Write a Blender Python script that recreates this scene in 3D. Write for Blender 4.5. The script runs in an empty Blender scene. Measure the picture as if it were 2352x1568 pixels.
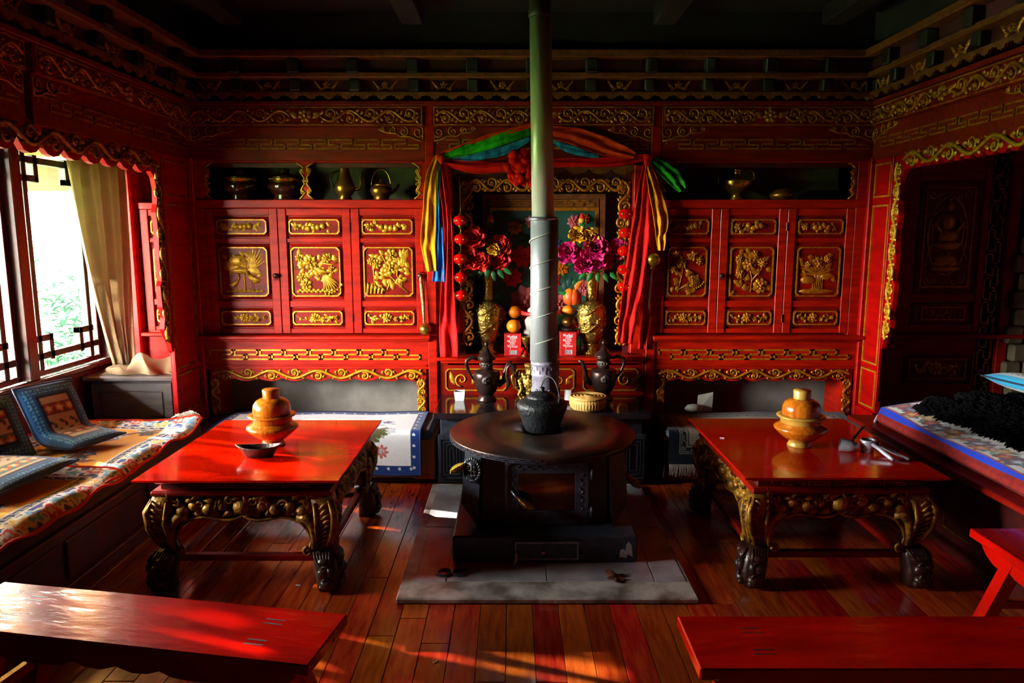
import bpy, math, random
import numpy as np
from mathutils import Vector, Matrix
R = random.Random(7)
PI = math.pi
sc = bpy.context.scene
COL = sc.collection
# ---------------------------------------------------------------- camera
FPX = 1640.0
PITCH = math.atan(243 / FPX)
CAMH = 1.6
cd = bpy.data.cameras.new('camera')
cam = bpy.data.objects.new('camera', cd)
COL.objects.link(cam)
cam.location = (0, 0, CAMH)
cam.rotation_euler = (PI / 2 - PITCH, 0, 0)
cd.sensor_width = 36
cd.lens = 36 * FPX / 2352
cd.clip_start = .05
sc.camera = cam
# ---------------------------------------------------------------- world, sun, daylight, exposure
w = bpy.data.worlds.new('sky')
sc.world = w
w.use_nodes = True
bg = w.node_tree.nodes['Background']
bg.inputs[0].default_value = (1, .965, .9, 1)
bg.inputs[1].default_value = 205
sd = bpy.data.lights.new('sun', 'SUN')
sd.energy = 60
sd.angle = math.radians(.55)
sd.color = (1, .9, .74)
sun = bpy.data.objects.new('sun', sd)
COL.objects.link(sun)
sun.rotation_euler = Vector((1, -.34, -.42)).to_track_quat('-Z', 'Y').to_euler()
for k in range(3):                      # sampling portals in the window openings (give no light of their own)
    pd = bpy.data.lights.new('window_portal', 'AREA')
    pd.shape = 'RECTANGLE'; pd.size = 1.42; pd.size_y = .80
    pd.cycles.is_portal = True
    po = bpy.data.objects.new('window_portal', pd)
    COL.objects.link(po)
    po.location = (-2.9, (4.58, 3.74, 2.90)[k], 1.45)
    po.rotation_euler = (0, -PI / 2, 0)
vs = sc.view_settings
vs.view_transform = 'Standard'
vs.look = 'None'
vs.gamma = 1
vs.use_curve_mapping = False
vs.exposure = 0.0
try:
    sc.cycles.max_bounces = 8
    sc.cycles.diffuse_bounces = 2
    sc.cycles.glossy_bounces = 4
    sc.cycles.transparent_max_bounces = 12
    sc.cycles.caustics_reflective = False
    sc.cycles.caustics_refractive = False
    sc.cycles.sample_clamp_indirect = 6
    sc.cycles.use_denoising = True
except Exception:
    pass

# ---------------------------------------------------------------- helpers: colour, materials
def C(h):
    h = h.lstrip('#')
    v = [int(h[i:i + 2], 16) / 255 for i in (0, 2, 4)]
    return tuple(x / 12.92 if x <= .04045 else ((x + .055) / 1.055) ** 2.4 for x in v)

def newmat(name):
    m = bpy.data.materials.new(name)
    m.use_nodes = True
    nt = m.node_tree
    return m, nt, nt.nodes['Principled BSDF']

def M(name, c1, c2=None, scale=8, stretch=(1, 1, 1), rough=.5, metal=0, coat=0, bump=0, bscale=None,
      detail=4, ramp=(.35, .65), spec=.5, rand=None, sheen=0):
    m, nt, b = newmat(name)
    N, L = nt.nodes, nt.links
    if isinstance(c1, str): c1 = C(c1)
    if isinstance(c2, str): c2 = C(c2)
    b.inputs['Base Color'].default_value = (*c1, 1)
    b.inputs['Roughness'].default_value = rough
    b.inputs['Metallic'].default_value = metal
    b.inputs['Coat Weight'].default_value = coat
    b.inputs['Coat Roughness'].default_value = .12
    b.inputs['Specular IOR Level'].default_value = spec
    b.inputs['Sheen Weight'].default_value = sheen
    if c2 is not None or bump:
        tc = N.new('ShaderNodeTexCoord'); mp = N.new('ShaderNodeMapping')
        L.new(tc.outputs['Object'], mp.inputs[0])
        mp.inputs['Scale'].default_value = stretch
        nz = N.new('ShaderNodeTexNoise')
        nz.inputs['Scale'].default_value = scale
        nz.inputs['Detail'].default_value = detail
        L.new(mp.outputs[0], nz.inputs['Vector'])
        if rand:
            oi = N.new('ShaderNodeObjectInfo'); ad = N.new('ShaderNodeVectorMath')
            L.new(mp.outputs[0], ad.inputs[0]); L.new(oi.outputs['Random'], ad.inputs[1])
            sm = N.new('ShaderNodeVectorMath'); sm.operation = 'SCALE'; sm.inputs['Scale'].default_value = 37
            cb = N.new('ShaderNodeCombineXYZ'); L.new(oi.outputs['Random'], cb.inputs[0]); L.new(oi.outputs['Random'], cb.inputs[1])
            L.new(cb.outputs[0], sm.inputs[0]); L.new(sm.outputs[0], ad.inputs[1]); L.new(ad.outputs[0], nz.inputs['Vector'])
        if c2 is not None:
            cr = N.new('ShaderNodeValToRGB')
            cr.color_ramp.elements[0].position = ramp[0]; cr.color_ramp.elements[1].position = ramp[1]
            cr.color_ramp.elements[0].color = (*c1, 1); cr.color_ramp.elements[1].color = (*c2, 1)
            L.new(nz.outputs[0], cr.inputs[0])
            out = cr.outputs[0]
            if rand:
                hs = N.new('ShaderNodeHueSaturation')
                mr = N.new('ShaderNodeMapRange')
                mr.inputs[3].default_value = rand[0]; mr.inputs[4].default_value = rand[1]
                L.new(oi.outputs['Random'], mr.inputs[0]); L.new(mr.outputs[0], hs.inputs['Value'])
                mh = N.new('ShaderNodeMapRange'); mh.inputs[3].default_value = .485; mh.inputs[4].default_value = .518
                wn = N.new('ShaderNodeTexWhiteNoise'); wn.noise_dimensions = '1D'
                L.new(oi.outputs['Random'], wn.inputs['W']); L.new(wn.outputs[0], mh.inputs[0]); L.new(mh.outputs[0], hs.inputs['Hue'])
                L.new(out, hs.inputs['Color']); out = hs.outputs[0]
            L.new(out, b.inputs['Base Color'])
        if bump:
            bp = N.new('ShaderNodeBump'); bp.inputs['Strength'].default_value = bump; bp.inputs['Distance'].default_value = .01
            if bscale:
                n2 = N.new('ShaderNodeTexNoise'); n2.inputs['Scale'].default_value = bscale; n2.inputs['Detail'].default_value = 3
                L.new(mp.outputs[0], n2.inputs['Vector']); L.new(n2.outputs[0], bp.inputs['Height'])
            else:
                L.new(nz.outputs[0], bp.inputs['Height'])
            L.new(bp.outputs[0], b.inputs['Normal'])
    return m

def colattr_mat(name, rough=.9, bump=.5, bscale=350, sheen=.2):
    m, nt, b = newmat(name)
    N, L = nt.nodes, nt.links
    a = N.new('ShaderNodeVertexColor'); a.layer_name = 'Col'
    L.new(a.outputs[0], b.inputs['Base Color'])
    b.inputs['Roughness'].default_value = rough
    b.inputs['Specular IOR Level'].default_value = .15
    b.inputs['Sheen Weight'].default_value = sheen
    nz = N.new('ShaderNodeTexNoise'); nz.inputs['Scale'].default_value = bscale
    tc = N.new('ShaderNodeTexCoord'); L.new(tc.outputs['Object'], nz.inputs['Vector'])
    bp = N.new('ShaderNodeBump'); bp.inputs['Strength'].default_value = bump; bp.inputs['Distance'].default_value = .004
    L.new(nz.outputs[0], bp.inputs['Height']); L.new(bp.outputs[0], b.inputs['Normal'])
    return m

REDDIM = M('shade_darkened_red', '#8a1502', '#6a0d02', 5, (1, 7, 7), .5, coat=.02, bump=.12, bscale=30, spec=.3)  # red lacquer darkened: the dimness of the upper walls put into the colour
RED = M('red_lacquer', '#b61800', '#8c0d00', 5, (1, 1, 7), .42, coat=.03, bump=.12, bscale=30, spec=.22)
REDH = M('red_lacquer_horizontal', '#b61800', '#8c0d00', 5, (1, 7, 7), .42, coat=.03, bump=.12, bscale=30, spec=.22)
REDD = M('red_lacquer_panel', '#8e1000', '#680800', 6, (1, 1, 4), .42, coat=.03, bump=.1, bscale=30, spec=.22)
REDP = M('crimson_pillar_paint', '#bc0200', '#980100', 4, (1, 1, 5), .45, coat=.02, bump=.08, bscale=25, spec=.2)
REDK = M('dark_red_timber', '#520602', '#340402', 5, (3, 3, 3), .5, coat=.1, bump=.1, bscale=30)
BENCH = M('bench_scarlet_gloss', '#b80a02', '#8d0602', 3, (1, 3, 1), .16, coat=.7, bump=.4, bscale=8)
TABLE = M('table_lacquer', '#b41200', '#940900', 3, (1, 3, 1), .12, coat=.5, bump=.03, bscale=14)
GOLD = M('gold_leaf_paint', '#d2a01c', '#a8760c', 40, rough=.38, metal=.35, bump=.25, bscale=120)
GOLDO = M('shaded_gilding', '#c47b10', '#8e5206', 40, rough=.36, metal=.35, bump=.25, bscale=120)  # gold leaf paint as it looks in shade, the shade put into the colour
GILTD = M('worn_gilding', '#a9781c', '#4b2a12', 22, rough=.42, metal=.4, bump=.4, bscale=90, ramp=(.42, .66))
CARVD = M('carved_dark_wood', '#3d211a', '#23110c', 16, rough=.38, coat=.2, bump=.3, bscale=70)
OCHRE = M('ochre_moulding', '#7a3d12', '#592a0c', 14, (2, 2, 2), .6, bump=.15)
BLKW = M('black_block_wood', '#171310', '#0d0a08', 12, rough=.6, bump=.2)
CELLP = M('faded_purple_board', '#5a1c3c', '#3a1212', 4, rough=.55, bump=.1)
CEIL = M('sooty_ceiling_timber', '#120b08', '#0a0605', 3, (1, 6, 1), .8, bump=.2)
NICHE = M('olive_niche_board', '#4a4a22', '#33331a', 6, rough=.7)
PLAST = M('grey_plaster', '#a8a49c', '#8b8880', 6, rough=.85, bump=.2, bscale=60)
FLOORB = M('floor_underlay', '#1c0a06', '#120503', 5, rough=.7)
PLANK = M('mahogany_floorboard', '#8c1f10', '#b8481a', 7, (6, .8, 6), .16, coat=.5, bump=.14, bscale=45, rand=(.6, 1.25), ramp=(.3, .7))
STONE = M('hearth_stone', '#bcbab4', '#6a6258', 7, rough=.3, bump=.35, bscale=50, detail=8, ramp=(.4, .62))
IRON = M('cast_iron', '#262b35', '#363c48', 25, rough=.3, metal=.1, bump=.25, bscale=140)
IRONP = M('stove_plate_iron', '#2e2321', '#5a3322', 3.2, rough=.3, metal=.6, bump=.12, bscale=90, detail=7, ramp=(.45, .72))
SOOT = M('sooty_kettle_iron', '#0a0e11', '#12191c', 14, rough=.5, metal=.2, bump=.6, bscale=60)
GALV = M('galvanised_pipe', '#b4baa4', '#c8ccb8', 6, (4, 4, .5), .38, metal=.25, bump=.06, bscale=50)
CASTL = M('painted_cast_collar', '#8d8a9a', '#6d6a78', 20, rough=.5, metal=.2, bump=.3, bscale=60)
CHROME = M('brushed_steel', '#c9d2de', rough=.22, metal=.9)
ALUM = M('cast_aluminium', '#c4ccd8', '#b3bcc9', 30, rough=.35, metal=.55)
BRASS = M('brass', '#c9a03a', '#a57c22', 25, rough=.25, metal=.9, bump=.1)
BRASSC = M('chased_brass', '#b89a4c', '#8c7028', 45, rough=.3, metal=.85, bump=1.0, bscale=60)
BRONZE = M('dark_bronze', '#4a3632', '#2e2120', 12, rough=.3, metal=.7, bump=.1)
PEWT = M('tarnished_pewter', '#5d5650', '#3c3733', 30, rough=.35, metal=.6, bump=.6, bscale=120)
COPPER = M('aged_copper', '#9a6a2a', '#6e4416', 14, rough=.32, metal=.85, bump=.1)
BROWNG = M('brown_glaze', '#3a1a10', '#2a120b', 8, rough=.15, coat=.6)
OWOOD = M('varnished_orange_wood', '#c9741a', '#9e4d0c', 6, (9, 9, .8), .2, coat=.8, bump=.05)
BWOOD = M('brass_yellow_wood', '#cba54a', '#b08a34', 10, rough=.3, coat=.4, metal=.2)
RAWW = M('raw_pine', '#c07a34', '#a5601f', 5, (6, 6, .6), .55, bump=.1)
GREYW = M('weathered_grey_wood', '#5a5654', '#433f3e', 5, (1, 6, 6), .6, bump=.2)
STEAM = M('bamboo_straw', '#e0b567', '#b98a3c', 30, rough=.6, bump=.3)
MATT = M('brown_mattress_cloth', '#4f4038', '#3e322c', 60, rough=.9, bump=.3, bscale=300)
MATR = M('red_mattress_cloth', '#8a1208', '#6e0c06', 40, rough=.9, bump=.3, bscale=300)
MATG = M('blue_grey_blanket', '#5b6470', '#464e5a', 30, rough=.9, bump=.4, bscale=200)
CURT = M('beige_curtain_cloth', '#a8906c', '#967f5c', 9, rough=.9, bump=.3, bscale=200)
def add_translucent(m, col, f):
    N, L = m.node_tree.nodes, m.node_tree.links
    t_ = N.new('ShaderNodeBsdfTranslucent'); t_.inputs[0].default_value = (*col, 1)
    x = N.new('ShaderNodeMixShader'); x.inputs[0].default_value = f
    L.new(N['Principled BSDF'].outputs[0], x.inputs[1]); L.new(t_.outputs[0], x.inputs[2]); L.new(x.outputs[0], N['Material Output'].inputs[0])
add_translucent(CURT, (.5, .43, .3), .5)
WHITE = M('white_china', '#e6eaf2', rough=.25, coat=.5)
PAPER = M('white_paper', '#b9b9b0', '#a5a59a', 9, rough=.9)
GRNMT = M('dark_green_lattice_paint', '#20281f', '#2c3428', 9, rough=.5)
SASH = M('sash_red_brown', '#571006', '#3d0a04', 6, (3, 3, 1), .4, coat=.2)
def cloth(name, c1, c2, sc_=10):
    return M(name, c1, c2, sc_, (2, 2, 1), .7, bump=.35, bscale=45, spec=.15)
SILKR = cloth('red_silk', '#e20b08', '#c20606'); SILKG = cloth('green_silk', '#2fae1c', '#0f6b12')
SILKB = cloth('blue_silk', '#2b86e0', '#0f4f9e'); SILKY = cloth('yellow_silk', '#f5a806', '#ec8c04')
SILKO = cloth('orange_silk', '#e23c06', '#c42404')
PETR = M('red_petal', '#ee2018', '#d41412', 40, rough=.6); PETP = M('magenta_petal', '#e0167e', '#b80c5e', 40, rough=.6)
PETY = M('yellow_petal', '#f0b80c', '#d08c06', 40, rough=.6); LEAFM = M('plastic_leaf', '#1f7a2c', '#10501c', 20, rough=.5)
PETK = M('painted_pink', '#c8616a', '#a33a3c', 20, rough=.5); TEAL = M('painted_teal_ground', '#23544a', '#153a2a', 5, rough=.5, bump=.2)
ORNG = M('orange_peel', '#f08a06', '#e07404', 40, rough=.4, bump=.25, bscale=220)
PEACH = M('peach_skin', '#f08a12', '#d2440c', 6, rough=.5)
LANT = M('red_enamel', '#cc0c08', '#b00606', 20, rough=.15, coat=.8)
CARTON = M('red_carton', '#cf1f1c', '#b81512', 8, rough=.5); PRINT = M('white_print', '#e8e4ea', rough=.6)
FUR = M('black_fur', '#040406', '#07070a', 30, rough=.8, spec=.08)
TASSEL = M('cream_tassel', '#cdc6b8', '#a89f90', 20, rough=.9)
RUG = colattr_mat('woven_rug')
STONEW = M('rubble_wall_stone', '#7a6d52', '#57513f', 9, rough=.8, bump=.4)
def glassm():
    m, nt, b = newmat('window_glass')
    N, L = nt.nodes, nt.links
    t = N.new('ShaderNodeBsdfTransparent'); g = N.new('ShaderNodeBsdfGlossy'); x = N.new('ShaderNodeMixShader')
    g.inputs['Roughness'].default_value = .03; x.inputs[0].default_value = .035
    L.new(t.outputs[0], x.inputs[1]); L.new(g.outputs[0], x.inputs[2])
    L.new(x.outputs[0], N['Material Output'].inputs[0])
    return m
GLASS = glassm()
def sleevem():
    m, nt, b = newmat('perforated_steel')
    N, L = nt.nodes, nt.links
    tc = N.new('ShaderNodeTexCoord'); sp = N.new('ShaderNodeSeparateXYZ'); L.new(tc.outputs['Object'], sp.inputs[0])
    a = N.new('ShaderNodeMath'); a.operation = 'ARCTAN2'; L.new(sp.outputs[1], a.inputs[0]); L.new(sp.outputs[0], a.inputs[1])
    def wave(src, k, add):
        m1 = N.new('ShaderNodeMath'); m1.operation = 'MULTIPLY'; m1.inputs[1].default_value = k; L.new(src, m1.inputs[0])
        m2 = N.new('ShaderNodeMath'); m2.operation = 'ADD'; L.new(m1.outputs[0], m2.inputs[0]); L.new(add, m2.inputs[1])
        s = N.new('ShaderNodeMath'); s.operation = 'SINE'; L.new(m2.outputs[0], s.inputs[0]); return s.outputs[0]
    mz = N.new('ShaderNodeMath'); mz.operation = 'MULTIPLY'; mz.inputs[1].default_value = 620; L.new(sp.outputs[2], mz.inputs[0])
    s1 = wave(a.outputs[0], 52, mz.outputs[0]); s2 = wave(a.outputs[0], -52, mz.outputs[0])
    mu = N.new('ShaderNodeMath'); mu.operation = 'MULTIPLY'; L.new(s1, mu.inputs[0]); L.new(s2, mu.inputs[1])
    cr = N.new('ShaderNodeValToRGB'); cr.color_ramp.elements[0].position = .25; cr.color_ramp.elements[1].position = .5
    cr.color_ramp.elements[0].color = (.34, .38, .38, 1); cr.color_ramp.elements[1].color = (.06, .07, .075, 1)
    L.new(mu.outputs[0], cr.inputs[0]); L.new(cr.outputs[0], b.inputs['Base Color'])
    b.inputs['Metallic'].default_value = .45; b.inputs['Roughness'].default_value = .4
    return m
SLEEVE = sleevem()

# ---------------------------------------------------------------- helpers: mesh builder
def FR(o, u, v, w_):
    m = Matrix.Identity(4)
    for i, c in enumerate((u, v, w_, o)):
        for j in range(3): m[j][i] = c[j]
    return m
def BACK(Y): return FR((0, Y, 0), (1, 0, 0), (0, 0, 1), (0, -1, 0))
def RIGHT(X): return FR((X, 0, 0), (0, -1, 0), (0, 0, 1), (-1, 0, 0))     # u = -Y
def LEFT(X): return FR((X, 0, 0), (0, 1, 0), (0, 0, 1), (1, 0, 0))        # u = Y
def T(x, y, z): return Matrix.Translation((x, y, z))
def RZ(a): return Matrix.Rotation(a, 4, 'Z')
def RX(a): return Matrix.Rotation(a, 4, 'X')
def RY(a): return Matrix.Rotation(a, 4, 'Y')

class MB:
    def __init__(s, m=None):
        s.V = []; s.F = []; s.S = []; s.M = m
    def add(s, V, F, smooth=False):
        b = len(s.V)
        if s.M is not None: s.V += [tuple(s.M @ Vector(v)) for v in V]
        else: s.V += [tuple(v) for v in V]
        s.F += [[i + b for i in f] for f in F]
        s.S += [smooth] * len(F)
        return s
    def box(s, x0, x1, y0, y1, z0, z1):
        V = [(x, y, z) for z in (z0, z1) for y in (y0, y1) for x in (x0, x1)]
        return s.add(V, [(0, 2, 3, 1), (4, 5, 7, 6), (0, 1, 5, 4), (2, 6, 7, 3), (0, 4, 6, 2), (1, 3, 7, 5)])
    def cbox(s, x0, x1, y0, y1, z0, z1, c=.004):
        X, Y, Z = (x0, x1), (y0, y1), (z0, z1)
        V = []; idx = {}
        for i in (0, 1):
            for j in (0, 1):
                for k in (0, 1):
                    sx, sy, sz = (1, -1)[i] * c, (1, -1)[j] * c, (1, -1)[k] * c
                    for a, p in enumerate(((X[i], Y[j] + sy, Z[k] + sz), (X[i] + sx, Y[j], Z[k] + sz), (X[i] + sx, Y[j] + sy, Z[k]))):
                        idx[i, j, k, a] = len(V); V.append(p)
        F = []
        I = lambda i, j, k, a: idx[i, j, k, a]
        for i in (0, 1): F.append([I(i, 0, 0, 0), I(i, 1, 0, 0), I(i, 1, 1, 0), I(i, 0, 1, 0)][::1 if i else -1])
        for j in (0, 1): F.append([I(0, j, 0, 1), I(1, j, 0, 1), I(1, j, 1, 1), I(0, j, 1, 1)][::-1 if j else 1])
        for k in (0, 1): F.append([I(0, 0, k, 2), I(1, 0, k, 2), I(1, 1, k, 2), I(0, 1, k, 2)][::1 if k else -1])
        for i in (0, 1):
            for j in (0, 1): F.append([I(i, j, 0, 0), I(i, j, 1, 0), I(i, j, 1, 1), I(i, j, 0, 1)][::-1 if i == j else 1])
        for i in (0, 1):
            for k in (0, 1): F.append([I(i, 0, k, 0), I(i, 1, k, 0), I(i, 1, k, 2), I(i, 0, k, 2)][::1 if i == k else -1])
        for j in (0, 1):
            for k in (0, 1): F.append([I(0, j, k, 1), I(1, j, k, 1), I(1, j, k, 2), I(0, j, k, 2)][::-1 if j == k else 1])
        for i in (0, 1):
            for j in (0, 1):
                for k in (0, 1): F.append([I(i, j, k, 0), I(i, j, k, 1), I(i, j, k, 2)][::1 if (i + j + k) % 2 else -1])
        return s.add(V, F)
    def tube(s, P, rad, n=6, cap=True, closed=False, flat=1.0, smooth=True):
        P = [Vector(p) for p in P]; m = len(P)
        if not hasattr(rad, '__len__'): rad = [rad] * m
        tan = []
        for i in range(m):
            a = P[(i - 1) % m] if (closed or i > 0) else P[0]
            b = P[(i + 1) % m] if (closed or i < m - 1) else P[-1]
            t = (b - a); tan.append(t.normalized() if t.length > 1e-9 else Vector((0, 0, 1)))
        t0 = tan[0]
        ref = Vector((0, 0, 1)) if abs(t0.z) < .9 else Vector((1, 0, 0))
        nn = (ref - t0 * ref.dot(t0)).normalized()
        V = []
        for i in range(m):
            t = tan[i]
            nn = nn - t * nn.dot(t)
            nn = nn.normalized() if nn.length > 1e-9 else t.orthogonal().normalized()
            bb = t.cross(nn)
            for k in range(n):
                a = 2 * PI * k / n
                V.append(P[i] + (nn * (math.cos(a) * flat) + bb * math.sin(a)) * rad[i])
        F = []
        for i in range(m if closed else m - 1):
            j = (i + 1) % m
            for k in range(n):
                l = (k + 1) % n
                F.append((i * n + k, i * n + l, j * n + l, j * n + k))
        if cap and not closed:
            F.append(list(range(n))[::-1]); F.append([(m - 1) * n + k for k in range(n)])
        return s.add(V, F, smooth)
    def lathe(s, prof, n=24, o=(0, 0, 0), m=None, smooth=True, cap=True):
        V = []; F = []
        for r, z in prof:
            for k in range(n):
                a = 2 * PI * k / n
                V.append((o[0] + r * math.cos(a), o[1] + r * math.sin(a), o[2] + z))
        if m is not None: V = [tuple(m @ Vector(v)) for v in V]
        for i in range(len(prof) - 1):
            for k in range(n):
                l = (k + 1) % n
                F.append((i * n + k, i * n + l, (i + 1) * n + l, (i + 1) * n + k))
        if cap:
            if prof[0][0] > 1e-6: F.append(list(range(n))[::-1])
            if prof[-1][0] > 1e-6: F.append([(len(prof) - 1) * n + k for k in range(n)])
        return s.add(V, F, smooth)
    def prism(s, poly, d0, d1):
        n = len(poly)
        ar = sum(poly[i][0] * poly[(i + 1) % n][1] - poly[(i + 1) % n][0] * poly[i][1] for i in range(n))
        if ar < 0: poly = poly[::-1]
        V = [(a, b, d1) for a, b in poly] + [(a, b, d0) for a, b in poly]
        F = [list(range(n)), list(range(n, 2 * n))[::-1]]
        for i in range(n):
            j = (i + 1) % n
            F.append((i, n + i, n + j, j))
        return s.add(V, F)
    def ring(s, A, B, d0, d1):                 # frame between outer loop A and inner loop B
        n = len(A)
        V = [(a, b, d1) for a, b in A] + [(a, b, d1) for a, b in B] + [(a, b, d0) for a, b in A] + [(a, b, d0) for a, b in B]
        F = []
        for i in range(n):
            j = (i + 1) % n
            F += [(i, j, n + j, n + i), (2 * n + i, 2 * n + j, j, i), (n + i, n + j, 3 * n + j, 3 * n + i)]
        return s.add(V, F)
    def blob(s, c, r, rot=0, seg=8, rings=4, m=None):
        V = [(0, 0, r[2])]; F = []
        for i in range(1, rings):
            th = PI * i / rings
            for k in range(seg):
                a = 2 * PI * k / seg
                V.append((r[0] * math.sin(th) * math.cos(a), r[1] * math.sin(th) * math.sin(a), r[2] * math.cos(th)))
        V.append((0, 0, -r[2]))
        for k in range(seg):
            l = (k + 1) % seg
            F.append((0, 1 + k, 1 + l))
            F.append((len(V) - 1, 1 + (rings - 2) * seg + l, 1 + (rings - 2) * seg + k))
            for i in range(rings - 2):
                F.append((1 + i * seg + k, 1 + (i + 1) * seg + k, 1 + (i + 1) * seg + l, 1 + i * seg + l))
        ca, sa = math.cos(rot), math.sin(rot)
        if m is not None: V = [tuple(Vector(c) + (m.to_3x3() @ Vector(v))) for v in V]
        else: V = [(c[0] + x * ca - y * sa, c[1] + x * sa + y * ca, c[2] + z) for x, y, z in V]
        return s.add(V, F, True)
    def leaf(s, u, v, ang, L, wd, h, w0=0, curl=0):
        ca, sa = math.cos(ang), math.sin(ang)
        st = [(0, 0), (.3, 1), (.65, .8), (1, 0)]
        V = []
        for t, k in st:
            x = t * L; y0 = curl * L * t * t
            if k == 0: V.append((x, y0, w0 + h * .4))
            else:
                V += [(x, y0 + wd * k, w0), (x, y0, w0 + h), (x, y0 - wd * k, w0)]
        V = [(u + x * ca - y * sa, v + x * sa + y * ca, z) for x, y, z in V]
        F = [(0, 2, 1), (0, 3, 2), (1, 2, 5, 4), (2, 3, 6, 5), (4, 5, 7), (5, 6, 7)]
        return s.add(V, F, True)
    # relief vocabulary (local u, v, out)
    def spiral(s, cu, cv, r0, turns, a0, d, rad, w0=0, n=18):
        P = []; rr = []
        for i in range(n + 1):
            t = i / n
            a = a0 + d * 2 * PI * turns * t
            q = r0 * (1 - .86 * t)
            P.append((cu + q * math.cos(a), cv + q * math.sin(a), w0 + rad * .3 * t)); rr.append(rad * (1 - .35 * t))
        return s.tube(P, rr, 5)
    def flower(s, u, v, r, n=6, h=.012, w0=0, rot=0):
        for k in range(n):
            a = rot + 2 * PI * k / n
            s.blob((u + math.cos(a) * r * .6, v + math.sin(a) * r * .6, w0), (r * .42, r * .36, h * .8), a, 7, 4)
        return s.blob((u, v, w0 + h * .3), (r * .34, r * .34, h), 0, 7, 4)
    def vine(s, u0, u1, vc, amp, n, rad, w0=0, ph=0, leafs=True):
        K = n * 12
        P = [(u0 + (u1 - u0) * i / K, vc + amp * .8 * math.sin(ph + PI * n * i / K), w0 + rad * .4) for i in range(K + 1)]
        s.tube(P, rad, 5)
        st = (u1 - u0) / n
        for k in range(n):
            sg = 1 if math.sin(ph + PI * (k + .5)) > 0 else -1
            uc = u0 + st * (k + .5)
            q = min(amp * .95, st * .36)
            s.spiral(uc, vc - sg * amp * .38, q, 1.35, sg * PI * .5 + .5, -sg, rad * .9, w0)
            s.blob((uc, vc - sg * amp * .38, w0), (q * .3, q * .3, rad * 1.2), 0, 6, 4)
            if leafs:
                for e in (-1, 1):
                    s.leaf(uc + e * q * 1.0, vc - sg * amp * .8, (PI / 2 if sg > 0 else -PI / 2) * .55 * e + (0 if e > 0 else PI), q * .9, q * .28, rad * 1.3, w0)
                s.leaf(uc + st * .33, vc + sg * amp * .55, sg * .9, q * .8, q * .26, rad * 1.2, w0); s.leaf(uc - st * .3, vc + sg * amp * .6, PI - sg * .7, q * .7, q * .26, rad * 1.3, w0); s.blob((uc + st * .15, vc + sg * amp * .15, w0), (q * .22, q * .16, rad * 1.2), sg * .6, 6, 4); s.blob((uc - st * .22, vc - sg * amp * .1, w0), (q * .2, q * .15, rad * 1.1), -sg * .6, 6, 4)
        return s
    def meander(s, u0, u1, v0, v1, n, t, h):
        p = (u1 - u0) / (n + .45); H = v1 - v0
        def bar(a, b, c, d):
            x0, x1 = sorted((a, c)); y0, y1 = sorted((b, d))
            s.box(max(x0 - t / 2, u0), min(x1 + t / 2, u1), y0 - t / 2, y1 + t / 2, 0, h)
        for k in range(n):
            L = [(0.03, .56), (0.03, 1), (.90, 1), (.90, .52), (.5, .52), (.5, 0), (1.38, 0), (1.38, .42), (1.0, .42)]
            for a, b in zip(L, L[1:]):
                bar(u0 + (k + a[0]) * p, v0 + a[1] * H, u0 + (k + b[0]) * p, v0 + b[1] * H)
        return s
    def cloud(s, u, v, sx, sz, k, rad):
        for i, (a, b, r) in enumerate(((.10, -.35, .45), (.42, -.30, .34), (.68, -.22, .26), (.9, -.12, .17))):
            s.spiral(u + sx * a * k, v + b * k * .32, r * k * .32, 1.5, PI / 2, sx, rad)
        P = [(u, v - .30 * k, 0), (u + sx * .14 * k, v - .27 * k, 0), (u + sx * .3 * k, v - .2 * k, 0), (u + sx * .5 * k, v - .20 * k, 0), (u + sx * .6 * k, v - .13 * k, 0), (u + sx * .8 * k, v - .12 * k, 0), (u + sx * 1.0 * k, v - .05 * k, 0)]
        s.tube(P, rad, 5)
        s.tube([(u, v, 0), (u, v - .30 * k, 0)], rad, 5)
        return s

def cut(u0, v0, u1, v1, c):
    return [(u0 + c, v0), (u1 - c, v0), (u1, v0 + c), (u1, v1 - c), (u1 - c, v1), (u0 + c, v1), (u0, v1 - c), (u0, v0 + c)]
def gframe(mb, u0, v0, u1, v1, c, t, h):
    return mb.ring(cut(u0, v0, u1, v1, c), cut(u0 + t, v0 + t, u1 - t, v1 - t, c * .9), -.002, h)
def sqframe(mb, u0, v0, u1, v1, t, h):
    A = [(u0, v0), (u1, v0), (u1, v1), (u0, v1)]; B = [(u0 + t, v0 + t), (u1 - t, v0 + t), (u1 - t, v1 - t), (u0 + t, v1 - t)]
    return mb.ring(A, B, -.002, h)

INV = {}
def link_mesh(name, mb, mat):
    me = bpy.data.meshes.new(name)
    me.from_pydata(mb.V, [], mb.F)
    me.polygons.foreach_set('use_smooth', mb.S)
    me.materials.append(mat)
    me.update()
    o = bpy.data.objects.new(name, me)
    COL.objects.link(o)
    return o
def tag(o, label=None, cat=None, group=None, kind=None):
    if label: o['label'] = label
    if cat: o['category'] = cat
    if group: o['group'] = group
    if kind: o['kind'] = kind
    return o
def thing(name, label, cat, loc=(0, 0, 0), rotz=0, group=None, world=True):
    o = bpy.data.objects.new(name, None); COL.objects.link(o)
    o.empty_display_size = .1
    o.location = loc; o.rotation_euler = (0, 0, rotz)
    if world: INV[o.name] = (T(*loc) @ RZ(rotz)).inverted()
    return tag(o, label, cat, group)
def part(name, mb, mat, parent, label=None, kind=None):
    o = mb if isinstance(mb, bpy.types.Object) else link_mesh(name, mb, mat)
    o.parent = parent
    if parent.name in INV: o.matrix_parent_inverse = INV[parent.name]
    if label: o['label'] = label
    if kind: o['kind'] = kind
    return o
def single(name, mb, mat, label, cat, group=None, kind=None):
    return tag(link_mesh(name, mb, mat), label, cat, group, kind)
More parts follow.
